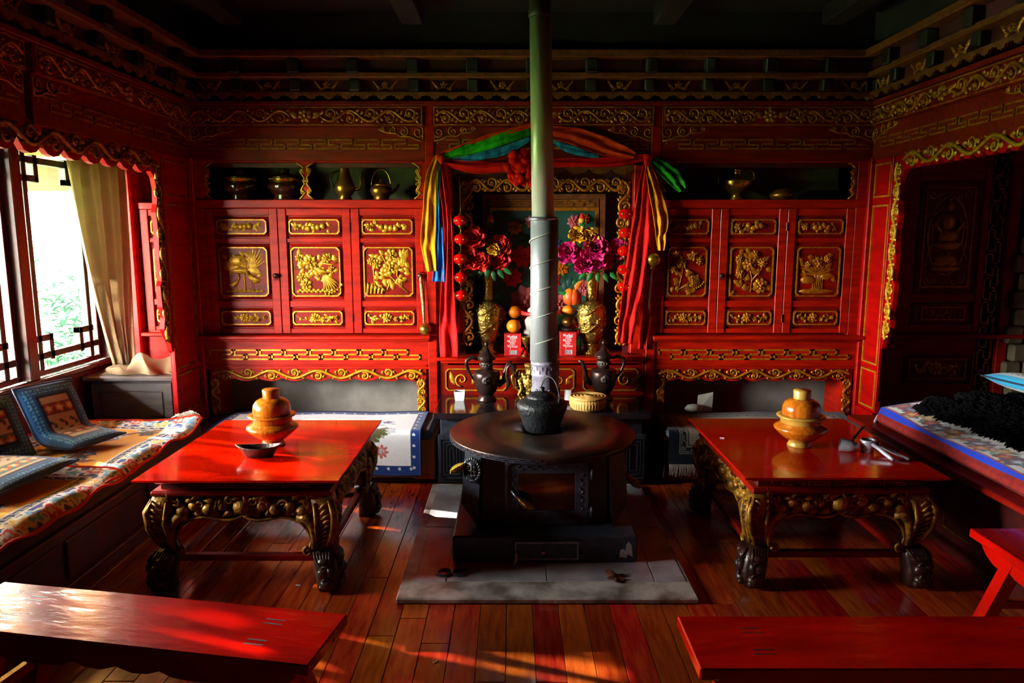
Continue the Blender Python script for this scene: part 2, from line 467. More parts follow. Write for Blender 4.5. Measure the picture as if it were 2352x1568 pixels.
def struct(name, mb, mat, label=None, cat=None):
    return tag(link_mesh(name, mb, mat), label, cat, None, 'structure')
def copy_tree(o, parent=None):
    c = o.copy(); COL.objects.link(c)
    if parent is not None: c.parent = parent
    for ch in list(o.children): copy_tree(ch, c)
    return c
def zy(y, Y):      # height seen at picture row y on a wall at depth Y
    a = math.tan(PITCH + math.atan((y - 784) / FPX))
    return CAMH - a * Y

# ================================================================ THE SETTING
YB = 4.95                       # front plane of the panelled back wall
floor = struct('floor', MB().box(-2.95, 3.8, -2.2, 5.4, -.08, -.014), FLOORB, 'polished reddish mahogany plank floor', 'floor')
pl_m = []
for Lk in (1.3, 1.7, 2.1, 2.6):
    mb = MB(); mb.cbox(0, .1105, 0, Lk - .003, -.016, 0, .0016)
    me = bpy.data.meshes.new('plank'); me.from_pydata(mb.V, [], mb.F); me.materials.append(PLANK)
    pl_m.append((Lk, me))
for i in range(41):
    x = -2.16 + i * .1125
    y = -1.9 + R.uniform(-1, .2)
    while y < 5.0:
        Lk, me = R.choice(pl_m)
        o = bpy.data.objects.new('plank', me); COL.objects.link(o)
        o.location = (x, y, R.uniform(-.0012, 0)); o.parent = floor
        y += Lk
struct('wall_back', MB().box(-2.95, 3.85, 5.33, 5.43, -.08, 3.1), PLAST, 'grey plaster back wall behind the red cabinets', 'wall')
struct('wall_front', MB().box(-2.95, 3.85, -2.3, -2.2, -.08, 3.1), REDK, 'dark timber wall behind the viewer', 'wall')
wr = struct('wall_right', MB().box(3.75, 3.85, -2.2, 5.33, -.08, 3.1), REDK, 'dark red timber wall of the right alcove', 'wall')
ce = struct('ceiling', MB().box(-2.95, 3.85, -2.2, 5.33, 3.02, 3.1), CEIL, 'soot-blackened timber ceiling', 'ceiling')
for x in (-1.75, -.62, .95, 2.0):
    part('beam', MB().cbox(x - .07, x + .07, -2.2, 4.7, 2.9, 3.02, .008), CEIL, ce)
for i in range(9):
    part('ceiling_board', MB().cbox(-2.0, 2.3, .2 + i * .5, .69 + i * .5, 3.005, 3.02, .004), CEIL, ce)
# left wall: panelling below and above a row of lattice windows
WX = -2.85
mb = MB().box(-2.95, WX, -2.2, 5.33, 0, .72)
mb.box(-2.95, WX, -2.2, 5.33, 2.17, 3.1).box(-2.95, WX, 5.02, 5.33, .72, 2.17).box(-2.95, WX, -2.2, 2.47, .72, 2.17)
wl = struct('wall_left', mb, REDK, 'dark red timber wall holding the row of lattice windows', 'wall')
part('sill_rail', MB().cbox(WX - .02, WX + .035, .7, 5.02, .715, .745, .006).cbox(WX - .005, WX + .018, .8, 5.02, .60, .625, .004), SASH, wl)
for k in range(4):
    y0 = (5.02, 4.18, 3.34, 2.50)[k]
    part('window_post', MB().cbox(-2.96, WX + .02, y0 - .05, y0 + .035, .745, 2.17, .006), SASH, wl)
def window(n, y0, y1):
    z0, z1 = .745, 2.17
    f = MB()
    t = .035
    f.cbox(-2.935, -2.885, y0, y0 + t, z0, z1, .004).cbox(-2.935, -2.885, y1 - t, y1, z0, z1, .004)
    f.cbox(-2.935, -2.885, y0 + t, y1 - t, z0, z0 + t, .004).cbox(-2.935, -2.885, y0 + t, y1 - t, z1 - t, z1, .004)
    o = struct('window_%d' % n, f, SASH, None, None)
    q = .04
    a0, a1, b0, b1 = y0 + .11, y1 - .11, z0 + .12, z1 - .12
    def bar(ya, yb, za, zb):
        part('lattice_bar', MB().cbox(-2.932, -2.888, min(ya, yb), max(ya, yb), min(za, zb), max(za, zb), .003), GRNMT, o)
    for y in (a0, a1): bar(y - q / 2, y + q / 2, z0 + t, z1 - t)
    for z in (b0, b1): bar(y0 + t, y1 - t, z - q / 2, z + q / 2)
    s = .13
    for (y, sy) in ((a0, 1), (a1, -1)):
        for (z, sz) in ((b0, 1), (b1, -1)):
            bar(y + sy * s, y + sy * (s - q), z - sz * s * .25, z + sz * s)
            bar(y - sy * s * .25, y + sy * s, z + sz * s, z + sz * (s - q))
    part('pane', MB().box(-2.912, -2.908, y0 + t, y1 - t, z0 + t, z1 - t), GLASS, o)
    return o
for k in range(3):
    o = window(k + 1, (4.18, 3.34, 2.50)[k] + .037, (5.02, 4.18, 3.34)[k] - .052)
    tag(o, ['lattice window nearest the bunched beige curtain', 'second lattice window along, cut by the picture\'s left edge', 'third lattice window of the left wall', 'fourth lattice window of the left wall', 'fifth lattice window of the left wall'][k], 'window', 'lattice windows of the left wall')

# ---------------------------------------------------------------- entablature used on the back and side walls
def entablature(name, label, fr, u0, u1, bays, Yp=None, cells=None, mirror=False):
    zt = lambda y, o: zy(y, YB - o)
    root = struct(name, MB(fr).cbox(u0, u1, 2.452, zt(228, .1), -.3, .055, .004), REDDIM, label, 'frieze')
    part('backing_board', MB(fr).box(u0, u1, 2.06, 2.47, -.075, -.045), REDK, root)
    part('upper_board', MB(fr).box(u0, u1, zt(130, .16), 3.05, -.3, .10), CEIL, root)
    # scalloped pelmet
    za, zb = zt(228, .1), zt(211, .1)
    n = int((u1 - u0) / .115); st = (u1 - u0) / n
    poly = [(u0, zb), (u0, za + .028)]
    for k in range(n):
        a = u0 + k * st
        for f_, d in ((.12, .02), (.22, .022), (.3, .006), (.42, .004), (.5, -.004), (.58, .004), (.7, .006), (.78, .022), (.88, .02), (1, .028)):
            poly.append((a + st * f_, za + d))
    poly.append((u1, zb))
    part('scalloped_pelmet', MB(fr).prism(poly, .085, .10), OCHRE, root)
    # flower row
    fa, fb = zt(209, .08), zt(179, .08)
    part('flower_board', MB(fr).box(u0, u1, fa - .02, fb + .02, -.3, .06), REDK, root)
    ca, cb = zt(163, .12), zt(133, .12)
    part('cell_board', MB(fr).box(u0, u1, ca - .02, cb + .02, -.3, .10), CELLP, root)
    part('moulding', MB(fr).cbox(u0, u1, zt(178, .14), zt(165, .14), -.2, .145, .006), OCHRE, root)
    part('moulding', MB(fr).cbox(u0, u1, zt(130, .19), zt(112, .19), -.2, .19, .006), OCHRE, root)
    n = max(1, round((u1 - u0) / .40)); st = (u1 - u0) / n
    for k in range(n + 1):
        u = min(max(u0 + k * st, u0 + .04), u1 - .04)
        part('bracket_block', MB(fr).cbox(u - .036, u + .036, fa - .005, zt(178, .14), .03, .12, .008), BLKW, root)
        part('bracket_block', MB(fr).cbox(u - .04, u + .04, ca - .02, zt(130, .19), .06, .17, .008), BLKW, root)
    for k in range(n):
        u = u0 + (k + .5) * st; v = (fa + fb) / 2; h = (fb - fa) * .5
        m = MB(fr); w0 = .062
        m.flower(u, v, h * .62, 5 + k % 2 * 2, .018, w0, PI / 2)
        for e in (-1, 1):
            P = [(u + e * h * .5, v - h * .5, w0), (u + e * h * 1.0, v - h * .6, w0), (u + e * h * 1.35, v - h * .05, w0), (u + e * h * 1.8, v + h * .55, w0)]
            m.tube(P, [.008, .009, .008, .004], 5)
            for j in range(3): m.leaf(u + e * h * (.9 + .3 * j), v - h * (.45 - .3 * j), (PI / 2 - e * (.9 - .1 * j)), h * .8, h * .2, .014, w0)
            m.spiral(u + e * h * 1.05, v - h * .62, h * .26, 1.2, PI / 2, e, .007, w0)
        part('carved_flower_panel', m, GOLDO, root)
    # per bay: scroll frieze, cloud brackets, key fret
    for (a, b, nf) in bays:
        part('frieze_board', MB(fr).cbox(a, b, 2.32, 2.452, -.05, .035, .004), REDD, root)
        part('gilt_border', sqframe(MB(fr @ T(0, 0, .035)), a + .012, 2.326, b - .012, 2.446, .008, .007), GOLDO, root)
        c = (a + b) / 2; L = (b - a) / 2
        m = MB(fr @ T(0, 0, .036))
        m.vine(a + .03, c - .1, 2.386, .042, max(2, round((L - .13) / .13)), .0095, 0)
        m.vine(c + .1, b - .03, 2.386, .042, max(2, round((L - .13) / .13)), .0095, 0, PI)
        m.flower(c, 2.39, .05, 7, .02, 0, PI / 2)
        for e in (-1, 1):
            m.leaf(c + e * .05, 2.37, PI / 2 - e * .9, .07, .016, .012); m.leaf(c + e * .05, 2.40, PI / 2 - e * 1.5, .06, .016, .012)
        part('scroll_carving', m, GOLDO, root)
        part('fret_board', MB(fr).cbox(a, b, 2.10, 2.32, -.05, .012, .003), REDDIM, root)
        part('key_fret', MB(fr @ T(0, 0, .0122)).meander(a + .03, b - .03, 2.178, 2.236, nf, .0095, .005), GOLDO, root)
        k = min(.30, L * .45)
        part('cloud_bracket', MB(fr @ T(0, 0, .014)).cloud(a + .012, 2.318, 1, 0, k, .0065), GOLDO, root)
        part('cloud_bracket', MB(fr @ T(0, 0, .014)).cloud(b - .012, 2.318, -1, 0, k, .0065), GOLDO, root)
    return root
BAYS = [(-2.165, -.585, 8), (-.535, .955, 8), (1.0, 2.435, 7)]
entablature('trim_1', 'carved gilt frieze and cornice along the back wall', BACK(YB), -2.18, 2.44, BAYS)
entablature('trim_2', 'carved gilt frieze and cornice over the right alcove arch', RIGHT(2.44), -4.95, -1.4, [(-4.95, -3.35, 8), (-3.3, -1.5, 8)])
entablature('trim_3', 'shadowed carved frieze and cornice over the left alcove arch', LEFT(-2.18), 1.4, 4.95, [(1.5, 3.3, 8), (3.35, 4.95, 8)])

# ---------------------------------------------------------------- alcove arches (boards with scalloped openings)
def arch(name, label, fr, sg, Yc, jamb, zb, gm, nl=7, dip=.03):
    """sg=+1: u=Y (left), sg=-1: u=-Y (right); Yc centre of the opening, jamb inner edge at far side"""
    U = lambda y: sg * y
    half = jamb - Yc
    side = [(.115, 0), (.115, .85), (.085, .865), (.07, .92), (.03, .97), (.0, 1.02), (.018, 1.09), (-.004, 1.16), (-.012, 1.29), (.012, 1.32), (-.002, 1.45),
            (.014, 1.60), (-.003, 1.74), (.02, 1.79), (.03, 1.88), (.012, 1.95), (-.03, zb - .015)]
    top = []
    for k in range(nl):
        for f_ in (.25, .5, .75, 1):
            t = (k + f_) / nl
            d = -dip * math.sin(PI * f_) + (.012 if f_ == 1 else 0)
            top.append(((half - .04) * (1 - t), zb + d + (.02 if t > .97 else 0)))
    prof = [(half + a, z) for a, z in side] + top
    poly = [(Yc + a, z) for a, z in prof] + [(Yc - a, z) for a, z in prof[::-1][1:]]
    poly += [(Yc - half - .45, 0), (Yc - half - .45, 2.12), (4.95, 2.12), (4.95, 0)]
    poly = [(U(a), z) for a, z in poly]
    root = struct(name, MB(fr).prism(poly, -.03, 0), REDP, label, 'arch')
    m = MB(fr)
    m.vine(*sorted((U(jamb - .02), U(Yc - half + .02))), zb + .048, .044, 14, .012, .004)
    part('valance_carving', m, gm, root)
    # jamb carving, vertical vine
    for e, yj in ((1, jamb), (-1, Yc - half)):
        f2 = fr @ FR((U(yj + e * .038), 0, 0), (0, 1, 0), (-1, 0, 0), (0, 0, 1))
        part('jamb_carving', MB(f2).vine(.93, zb + .04, 0, .034, 9, .011, .003), gm, root)
    for (z0, z1) in ((.44, .70), (.74, 1.80), (1.85, 2.07)):
        a, b = sorted((U(jamb + .125), U(4.90)))
        part('gilt_border', sqframe(MB(fr), a, z0, b, z1, .011, .007), gm, root)
    a, b = sorted((U(jamb + .115), U(jamb + .095)))
    part('pilaster_rib', MB(fr).cbox(a, b, .5, 2.1, -.01, .012, .004), REDP, root)
    part('foot_block', MB(fr).cbox(*sorted((U(jamb + .115), U(4.95))), 0, .42, -.06, .02, .005), REDP, root)
    # corner post
    part('corner_post', MB(fr).cbox(*sorted((U(4.915), U(4.955))), 0, 2.12, -.06, .03, .006), REDP, root)
    return root
arch('trim_4', 'red alcove arch with carved scalloped edge beside the window', LEFT(-2.18), 1, 3.24, 4.44, 2.0, GILTD)
arch('trim_5', 'red alcove arch with gilded scroll edge on the right', RIGHT(2.44), -1, 3.24, 4.57, 2.02, GOLD, 14, .014)
# soffit boards closing the alcoves above the arches
struct('trim_6', MB().box(-2.85, -2.24, -2.2, 5.33, 2.3, 2.36), CEIL, 'boarded soffit of the left alcove', 'soffit')
struct('trim_7', MB().box(2.5, 3.75, -2.2, 5.33, 2.3, 2.36), CEIL, 'boarded soffit of the right alcove', 'soffit')

# ================================================================ WALL CABINETS
def relief(fr, cu, cv, hw, hh, kind, seed=0):
    """carved panel picture; local drawing in [-1,1] x [-1,1]"""
    r = random.Random(seed)
    m = MB(fr)
    s = min(hw, hh) * 1.22
    X = lambda a: cu + a * hw
    Y = lambda b: cv + b * hh
    h = .013
    def branch(P, ra=.005):
        m.tube([(X(a), Y(b), .001) for a, b in P], [ra * s / .14 * (1 - .5 * i / len(P)) for i in range(len(P))], 5)
    def leaf(a, b, ang, L=.35, w_=.09, c=0): m.leaf(X(a), Y(b), ang, L * s, w_ * s, h * .8, 0, c)
    def fl(a, b, q=.22, n=7, rot=0):
        m.flower(X(a), Y(b), q * s, n, h, 0, rot); m.flower(X(a), Y(b), q * s * .55, 5, h * 1.3, .004, rot + .4)
    def bird(a, b, k, d, tail=0):
        m.blob((X(a), Y(b), .002), (.24 * k * s, .13 * k * s, h * 1.3), -.7 * d)
        m.tube([(X(a) - d * .12 * k * s, Y(b) + .12 * k * s, .004), (X(a) - d * .24 * k * s, Y(b) + .3 * k * s, .005), (X(a) - d * .18 * k * s, Y(b) + .48 * k * s, .005)], [.06 * k * s, .04 * k * s, .03 * k * s], 6)
        m.blob((X(a) - d * .2 * k * s, Y(b) + .5 * k * s, .005), (.06 * k * s, .05 * k * s, h * .9))
        m.leaf(X(a) - d * .22 * k * s, Y(b) + .5 * k * s, PI / 2 + d * 1.4, .16 * k * s, .02 * k * s, h * .7)
        for j in range(4): m.leaf(X(a) - d * .05 * k * s, Y(b) + .05 * k * s, (-.35 - .22 * j) if d > 0 else PI + .35 + .22 * j, (.42 - .04 * j) * k * s, .05 * k * s, h * 1.1, .006)
        for j in range(tail):
            an = (-.55 - .16 * j) if d > 0 else PI + .55 + .16 * j
            m.leaf(X(a) + d * .14 * k * s, Y(b) - .12 * k * s, an, (.85 - .06 * abs(j - 3)) * k * s, .06 * k * s, h, .002, -.1 * d)
            m.blob((X(a) + d * .14 * k * s + math.cos(an) * .78 * k * s, Y(b) - .12 * k * s + math.sin(an) * .78 * k * s, .004), (.06 * k * s, .06 * k * s, h * .9), 0, 6, 4)
        if not tail:
            for j in (-1, 1): m.tube([(X(a) + j * .03 * s, Y(b) - .1 * k * s, .003), (X(a) + j * .04 * s, Y(b) - .48 * k * s, .003)], .012 * s, 5)
    if kind == 'crane':
        for j in range(11):
            an = .25 + j * .17
            leaf(.05 + .03 * j, .02, an, .95 - .03 * abs(j - 3), .05, .25 if j < 6 else -.25)
        m.blob((X(-.25), Y(.48), .001), (.42 * s, .24 * s, h * 1.2)); fl(-.1, .5, .2, 7, .2); leaf(-.3, .15, PI, .5, .16); leaf(.2, .12, -.3, .5, .16)
        m.blob((X(-.2), Y(.05), 0), (.45 * s, .11 * s, h)); branch([(.02, -.9), (0, -.3), (.05, .2)], .006)
        bird(.36, -.28, 1.0, 1); bird(-.42, -.5, .7, -1)
        for j in range(7): m.tube([(X(-.72 + .2 * j), Y(-.9), .002), (X(-.6 + .2 * j), Y(-.72), .004), (X(-.46 + .2 * j), Y(-.9), .002)], .018 * s, 5)
        for j in range(4): leaf(-.55, .3, 2.4 + j * .35, .3, .06)
        for j in range(26): leaf(r.uniform(-.75, .7), r.uniform(-.2, .75), r.uniform(0, 6.28), .24, .075)
        for j in range(9): m.blob((X(-.75 + .19 * j), Y(-.84), .001), (.1 * s, .035 * s, h * .8), 0, 7, 4)
    elif kind == 'peacock':
        branch([(-.9, -.3), (-.4, -.1), (0, .2), (.3, .5), (.6, .85)]); branch([(-.2, 0), (-.5, .4), (-.8, .75)]); branch([(.2, .4), (.7, .3), (.95, .4)])
        for a, b, q in ((-.25, .42, .3), (.5, .6, .2), (-.62, -.25, .22), (-.45, -.55, .24), (-.72, .62, .17), (.7, .1, .15)): fl(a, b, q, 7, a)
        bird(.2, .05, .95, 1, 7)
        for j in range(44): leaf(r.uniform(-.8, .75), r.uniform(-.5, .75), r.uniform(0, 6.28), .26, .08)
        for j in range(16): m.blob((X(-.8 + .1 * j), Y(-.86 + .06 * (j % 2)), .002), (.09 * s, .07 * s, h * .9), 0, 6, 4)
    elif kind == 'magnolia':
        branch([(.85, -.9), (.3, -.4), (0, -.1), (-.1, .4), (-.35, .85)]); branch([(0, -.1), (.5, .3), (.6, .75)]); branch([(.15, -.25), (-.1, -.85)]); branch([(-.6, -.6), (-.65, .1), (-.75, .5)])
        branch([(-.6, -.3), (-.2, -.15), (0, -.1)])
        for a, b, q in ((.1, .18, .3), (.15, .72, .26), (-.5, .35, .2), (-.75, .45, .16)): fl(a, b, q, 7, a)
        for a, b in ((.7, .55), (.62, .2)):
            for j in range(3): leaf(a, b, PI / 2 + (j - 1) * .4, .4, .11)
        bird(.55, -.35, .6, 1)
        for j in range(40): leaf(r.uniform(-.75, .75), r.uniform(-.6, .75), r.uniform(0, 6.28), .25, .085)
        for j in range(5): m.tube([(X(-.95 + .16 * j), Y(-.95), .004), (X(-.9 + .16 * j), Y(-.5 - .05 * j), .006), (X(-.78 + .16 * j), Y(-.62 - .05 * j), .006)], .05 * s, 6)
    elif kind == 'phoenix':
        branch([(-.9, .3), (-.3, .5), (.2, .6), (.8, .85)]); branch([(-.5, -.9), (-.3, -.2), (-.2, .4)])
        for a, b, q in ((-.35, .45, .26), (.35, .68, .26), (.72, .45, .2), (-.75, .1, .2), (-.6, .75, .2)): fl(a, b, q, 6, b)
        bird(.1, 0, .9, 1, 6)
        for j in range(7):
            P = [(X(.25 + .02 * j), Y(-.3), .004), (X(.0 - .1 * j), Y(-.6 - .04 * j), .006), (X(.35), Y(-.9 + .03 * j), .006), (X(.8 - .03 * j), Y(-.55 + .05 * j), .004)]
            m.tube(P, .02 * s, 5)
        for j in range(22): leaf(r.uniform(-.85, .8), r.uniform(-.9, .8), r.uniform(0, 6.28), .3, .1)
    elif kind == 'peony':
        branch([(0, -.9), (.05, -.3), (-.1, .2), (.1, .8)]); branch([(.02, -.4), (.5, .1), (.65, .5)]); branch([(0, -.5), (-.6, -.2), (-.75, .2)])
        for a, b, q in ((-.1, .35, .33), (.5, -.6, .34), (.55, .4, .22), (-.55, -.1, .22), (.15, .75, .2), (-.6, .55, .2)): fl(a, b, q, 8, a)
        for j in range(34): leaf(r.uniform(-.85, .8), r.uniform(-.85, .85), r.uniform(0, 6.28), .32, .11)
    elif kind == 'lotus':
        for j in range(9): leaf(-.1 + .02 * j, -.1, .1 + j * .36, .8, .09, .2)
        for a, b, q in ((0, .35, .32), (.45, .55, .18), (-.5, .3, .18)): fl(a, b, q, 8, .2)
        for j in range(6): branch([(-.25 + .1 * j, -.85), (-.15 + .08 * j, -.2), (-.1 + .05 * j, .2)], .004)
        m.blob((X(-.45), Y(-.35), 0), (.36 * s, .18 * s, h)); m.blob((X(.5), Y(-.2), 0), (.34 * s, .16 * s, h)); m.blob((X(0), Y(-.85), 0), (.85 * s, .12 * s, h * .9))
        for j in range(16): leaf(r.uniform(-.8, .8), r.uniform(-.6, .85), r.uniform(0, 6.28), .3, .1)
    elif kind == 'fruit':
        branch([(-.95, -.3), (-.5, .3), (-.1, -.2), (.4, .3), (.9, .1)], .006)
        for j in range(24): m.leaf(X(r.uniform(-.85, .7)), Y(r.uniform(-.5, .4)), r.uniform(0, 6.28), s * .75, s * .26, h * .8)
        for a in (-.25, -.02, .16, .36): m.blob((X(a), Y(r.uniform(-.3, .3)), .002), (s * .5, s * .48, h * 1.3))
        fl(-.75, 0, .6, 6)
    elif kind == 'spray':
        branch([(-.95, .4), (-.6, -.4), (-.1, .1), (.4, -.3), (.95, .4)], .007); branch([(-.4, -.2), (-.3, .8)], .005); branch([(.3, -.2), (.6, .8)], .005)
        fl(-.1, .05, .8, 8); fl(.3, -.2, .45, 6); fl(.55, -.35, .35, 5); fl(.82, .1, .4, 5)
        for j in range(22): m.leaf(X(r.uniform(-.88, .75)), Y(r.uniform(-.5, .4)), r.uniform(0, 6.28), s * .65, s * .22, h * .8)
    return m

def door(parent, fr, x0, x1, kinds, gm, lab, knob=None, hinge=None, zs=None, seed=0):
    z0, z1 = .925, 1.782
    d = part('door', MB(fr).cbox(x0 + .002, x0 + .058, z0, z1, -.03, 0, .003).cbox(x1 - .058, x1 - .002, z0, z1, -.03, 0, .003)
             .cbox(x0 + .058, x1 - .058, z0, .957, -.03, -.007, .003).cbox(x0 + .058, x1 - .058, 1.108, 1.152, -.03, -.007, .003)
             .cbox(x0 + .058, x1 - .058, 1.553, 1.583, -.03, -.007, .003).cbox(x0 + .058, x1 - .058, 1.737, z1, -.03, -.007, .003), RED, parent, lab)
    a, b = x0 + .058, x1 - .058
    for k, (p, q) in enumerate(((.957, 1.108), (1.152, 1.553), (1.583, 1.737))):
        pm = MB(fr).box(a, b, p, q, -.032, -.020)
        # fielded panel: sloping border up to a flat field
        e = .030 if k != 1 else .034
        A = [(a + .008, p + .008), (b - .008, p + .008), (b - .008, q - .008), (a + .008, q - .008)]
        B = [(a + e, p + e), (b - e, p + e), (b - e, q - e), (a + e, q - e)]
        V = [(u, v, -.020) for u, v in A] + [(u, v, -.006) for u, v in B]
        pm.add(V, [(0, 1, 5, 4), (1, 2, 6, 5), (2, 3, 7, 6), (3, 0, 4, 7), (4, 5, 6, 7)])
        part('panel', pm, REDD, d)
        f2 = fr @ T(0, 0, -.006)
        c = .016 if k != 1 else .022
        ia, ib, ip, iq = a + e - .012, b - e + .012, p + e - .004, q - e + .004
        part('gilt_frame', gframe(MB(f2), ia, ip, ib, iq, c, .0085, .009), gm, d)
        kd = kinds[k]
        part('carving', relief(f2, (ia + ib) / 2, (ip + iq) / 2, (ib - ia) / 2 - .014, (iq - ip) / 2 - .012, kd, seed + k), gm, d)
    if knob is not None:
        m = MB(fr).lathe([(.004, 0), (.004, .012), (.017, .016), (.019, .024), (.012, .032), (0, .034)], 12, (knob, 1.327, 0))
        part('knob', m, BRONZE, d)
        part('pull_ring', MB(fr).tube([(knob + .014 * math.sin(t * PI / 6), 1.312 - .014 * math.cos(t * PI / 6) + .0, .014) for t in range(12)], .003, 5, closed=True), BRONZE, d)
    if hinge is not None:
        for z in (1.03, 1.66): part('hinge', MB(fr).cbox(hinge - .004, hinge + .004, z - .028, z + .028, -.002, .006, .001), BRONZE, d)
    return d

def ogee(mb, x, z0, z1, sg, dd=.0):           # half of a waisted bracket outline, in niche ends
    H = z1 - z0
    pts = [(.062, 0), (.045, .06), (.026, .13), (.034, .2), (.05, .24), (.036, .34), (.022, .42), (.034, .5), (.022, .58), (.036, .66), (.05, .76), (.034, .8), (.026, .87), (.05, .95), (.075, 1)]
    return [(x + sg * (a + dd), z0 + b * H) for a, b in pts]

def cabinet(name, label, x0, x1, edges, kinds, gm, knobs, hinges, divider, zf):
    fr = BACK(YB)
    t = thing(name, label, 'cabinet', ((x0 + x1) / 2, YB, 0))
    c = MB(fr)
    n0, n1 = 1.846, 2.088
    c.cbox(x0, edges[0], .3, 2.1, -.3, 0, .003).cbox(edges[-1], x1, .3, 2.1, -.3, 0, .003)
    c.cbox(edges[0], edges[-1], n1, 2.105, -.3, .004, .003)
    c.box(edges[0], edges[-1], .92, .93, -.3, -.03).box(edges[0], edges[-1], .93, 1.79, -.05, -.034)
    part('frame', c, RED, t)
    part('top_rail', MB(fr).cbox(x0, x1, 1.786, 1.842, -.3, .016, .005).cbox(x0 + .03, x1 - .03, 2.088, 2.10, -.02, .012, .003), REDH, t)
    nb = MB(fr).box(edges[0] - .02, edges[-1] + .02, 1.84, 2.1, -.31, -.30)
    nb.box(edges[0] - .005, edges[0], n0, n1, -.3, -.02).box(edges[-1], edges[-1] + .005, n0, n1, -.3, -.02)
    part('niche_lining', nb, NICHE, t)
    # niche end brackets
    nx0, nx1 = edges[0] + .0, edges[-1]
    for x, sg in ((nx0, 1), (nx1, -1)):
        P = ogee(None, x, n0, n1, sg)
        part('niche_bracket', MB(fr).prism([(x, n0)] + P + [(x, n1)], -.02, -.002), RED, t)
        m = MB(fr)
        m.tube([(a - sg * .004, b, 0) for a, b in P], .0055, 5); m.tube([(a - sg * .014, b, 0) for a, b in P[2:-2]], .004, 5)
        for q in (.2, .42, .58, .78): m.spiral(x + sg * .035, n0 + (n1 - n0) * q, .016, 1.3, 0, sg, .004, .001)
        part('bracket_gilding', m, gm, t)
    if divider:
        xm = divider
        P = ogee(None, xm, n0, n1, 1, -.012); Q = ogee(None, xm, n0, n1, -1, -.012)
        part('niche_divider', MB(fr).prism(Q + P[::-1], -.02, -.002), RED, t)
        m = MB(fr)
        for PP, sg in ((P, 1), (Q, -1)):
            m.tube([(a - sg * .003, b, 0) for a, b in PP], .006, 5)
            for q in (.2, .78): m.spiral(xm + sg * .022, n0 + (n1 - n0) * q, .017, 1.4, 0, sg, .005, .001)
        m.cbox(xm - .016, xm + .016, (n0 + n1) / 2 - .006, (n0 + n1) / 2 + .006, -.002, .006, .002)
        part('divider_gilding', m, gm, t)
    for i in range(3):
        door(t, fr, edges[i], edges[i + 1], kinds[i], gm, None, knobs[i], hinges[i], seed=10 * i + (0 if divider else 100))
    # ledge, fret board, apron
    part('ledge', MB(fr).cbox(x0 - .01, x1 + .01, .888, .915, -.3, .075, .006).cbox(x0, x1, .872, .888, -.3, .045, .005), REDH, t)
    part('fret_board', MB(fr).cbox(x0, x1, .672, .872, -.25, .012, .003), REDH, t)
    part('key_fret', MB(fr @ T(0, 0, .0122)).meander(x0 + .04, x1 - .06, .744, .808, zf, .011, .006), gm, t)
    part('rail_bead', MB(fr).cbox(x0 + .02, x1 - .02, .69, .705, 0, .02, .004), REDH, t)
    # scalloped apron
    a, b = x0 + .03, x1 - .03
    poly = [(a, .672), (a, .60)]
    n = 9; st = (b - a) / n
    for k in range(n):
        for f_ in (.2, .4, .5, .6, .8, 1.0): poly.append((a + st * (k + f_), .596 - .012 * math.sin(PI * f_) ** 2 + (.008 if f_ == 1 and k < n - 1 else 0)))
    poly += [(b, .672)]
    part('apron', MB(fr).prism(poly, -.02, .002), RED, t)
    part('apron_carving', MB(fr @ T(0, 0, .003)).vine(a + .02, b - .02, .634, .033, 9, .011), gm, t)
    for e, x in ((1, a), (-1, b)):
        poly = [(x, .60), (x + e * .085, .60), (x + e * .07, .57), (x + e * .055, .52), (x + e * .065, .46), (x + e * .06, .40), (x + e * .07, .34), (x, .34)]
        part('apron_end', MB(fr).prism(poly, -.02, .002), RED, t)
        f2 = fr @ FR((x + e * .034, 0, .003), (0, 1, 0), (-1, 0, 0), (0, 0, 1))
        part('apron_end_carving', MB(f2).vine(.345, .6, 0, .027, 4, .0105), gm, t)
    part('stile', MB(fr).cbox(x0, x0 + .03, 0, .672, -.2, 0, .003), RED, t); part('stile', MB(fr).cbox(x1 - .03, x1, 0, .672, -.2, 0, .003), RED, t)
    return t
cabinet('wall_cabinet', 'red wall cabinet with gilt crane, peacock and magnolia panels, left of the altar', -2.16, -.575, (-2.10, -1.605, -1.105, -.605),
        (('spray', 'crane', 'fruit'), ('spray', 'peacock', 'fruit'), ('spray', 'magnolia', 'fruit')), GOLD, (-1.628, None, -.632), (None, -1.109, None), -1.40, 8)
cabinet('wall_cabinet', 'shaded red wall cabinet with shade-toned gilt phoenix, peony and lotus panels, right of the altar', .985, 2.43, (.995, 1.425, 1.885, 2.345),
        (('spray', 'phoenix', 'fruit'), ('spray', 'peony', 'fruit'), ('spray', 'lotus', 'fruit')), GOLDO, (None, 1.447, None), (None, 1.881, None), None, 7)
struct('trim_8', MB(BACK(YB)).cbox(-.585, -.522, 0, 2.46, -.3, .022, .005), RED, 'red post between left cabinet and altar', 'post')
struct('trim_9', MB(BACK(YB)).cbox(.935, 1.0, 0, 2.46, -.3, .022, .005), RED, 'red post between altar and right cabinet', 'post')

# ================================================================ ALCOVE SCREENS
fr = BACK(5.1)
t = thing('panelled_screen', 'red panelled screen with gilt carvings glimpsed between curtain and left arch', 'screen', (-2.45, 5.1, 0))
part('frame', MB(fr).box(-2.85, -2.2, 0, .925, -.2, -.002).box(-2.85, -2.2, 1.782, 2.3, -.2, -.12).cbox(-2.66, -2.2, 1.782, 1.83, -.2, .004, .004).box(-2.85, -2.2, .925, 1.782, -.2, -.036), RED, t)
part('ledge', MB(fr).cbox(-2.66, -2.2, .888, .915, -.05, .05, .005), REDH, t)
door(t, fr, -2.625, -2.215, ('spray', 'peony', 'fruit'), GOLD, None, seed=50)
part('column', MB(fr).cbox(-2.76, -2.645, 0, 2.3, -.1, .06, .012), REDP, t)

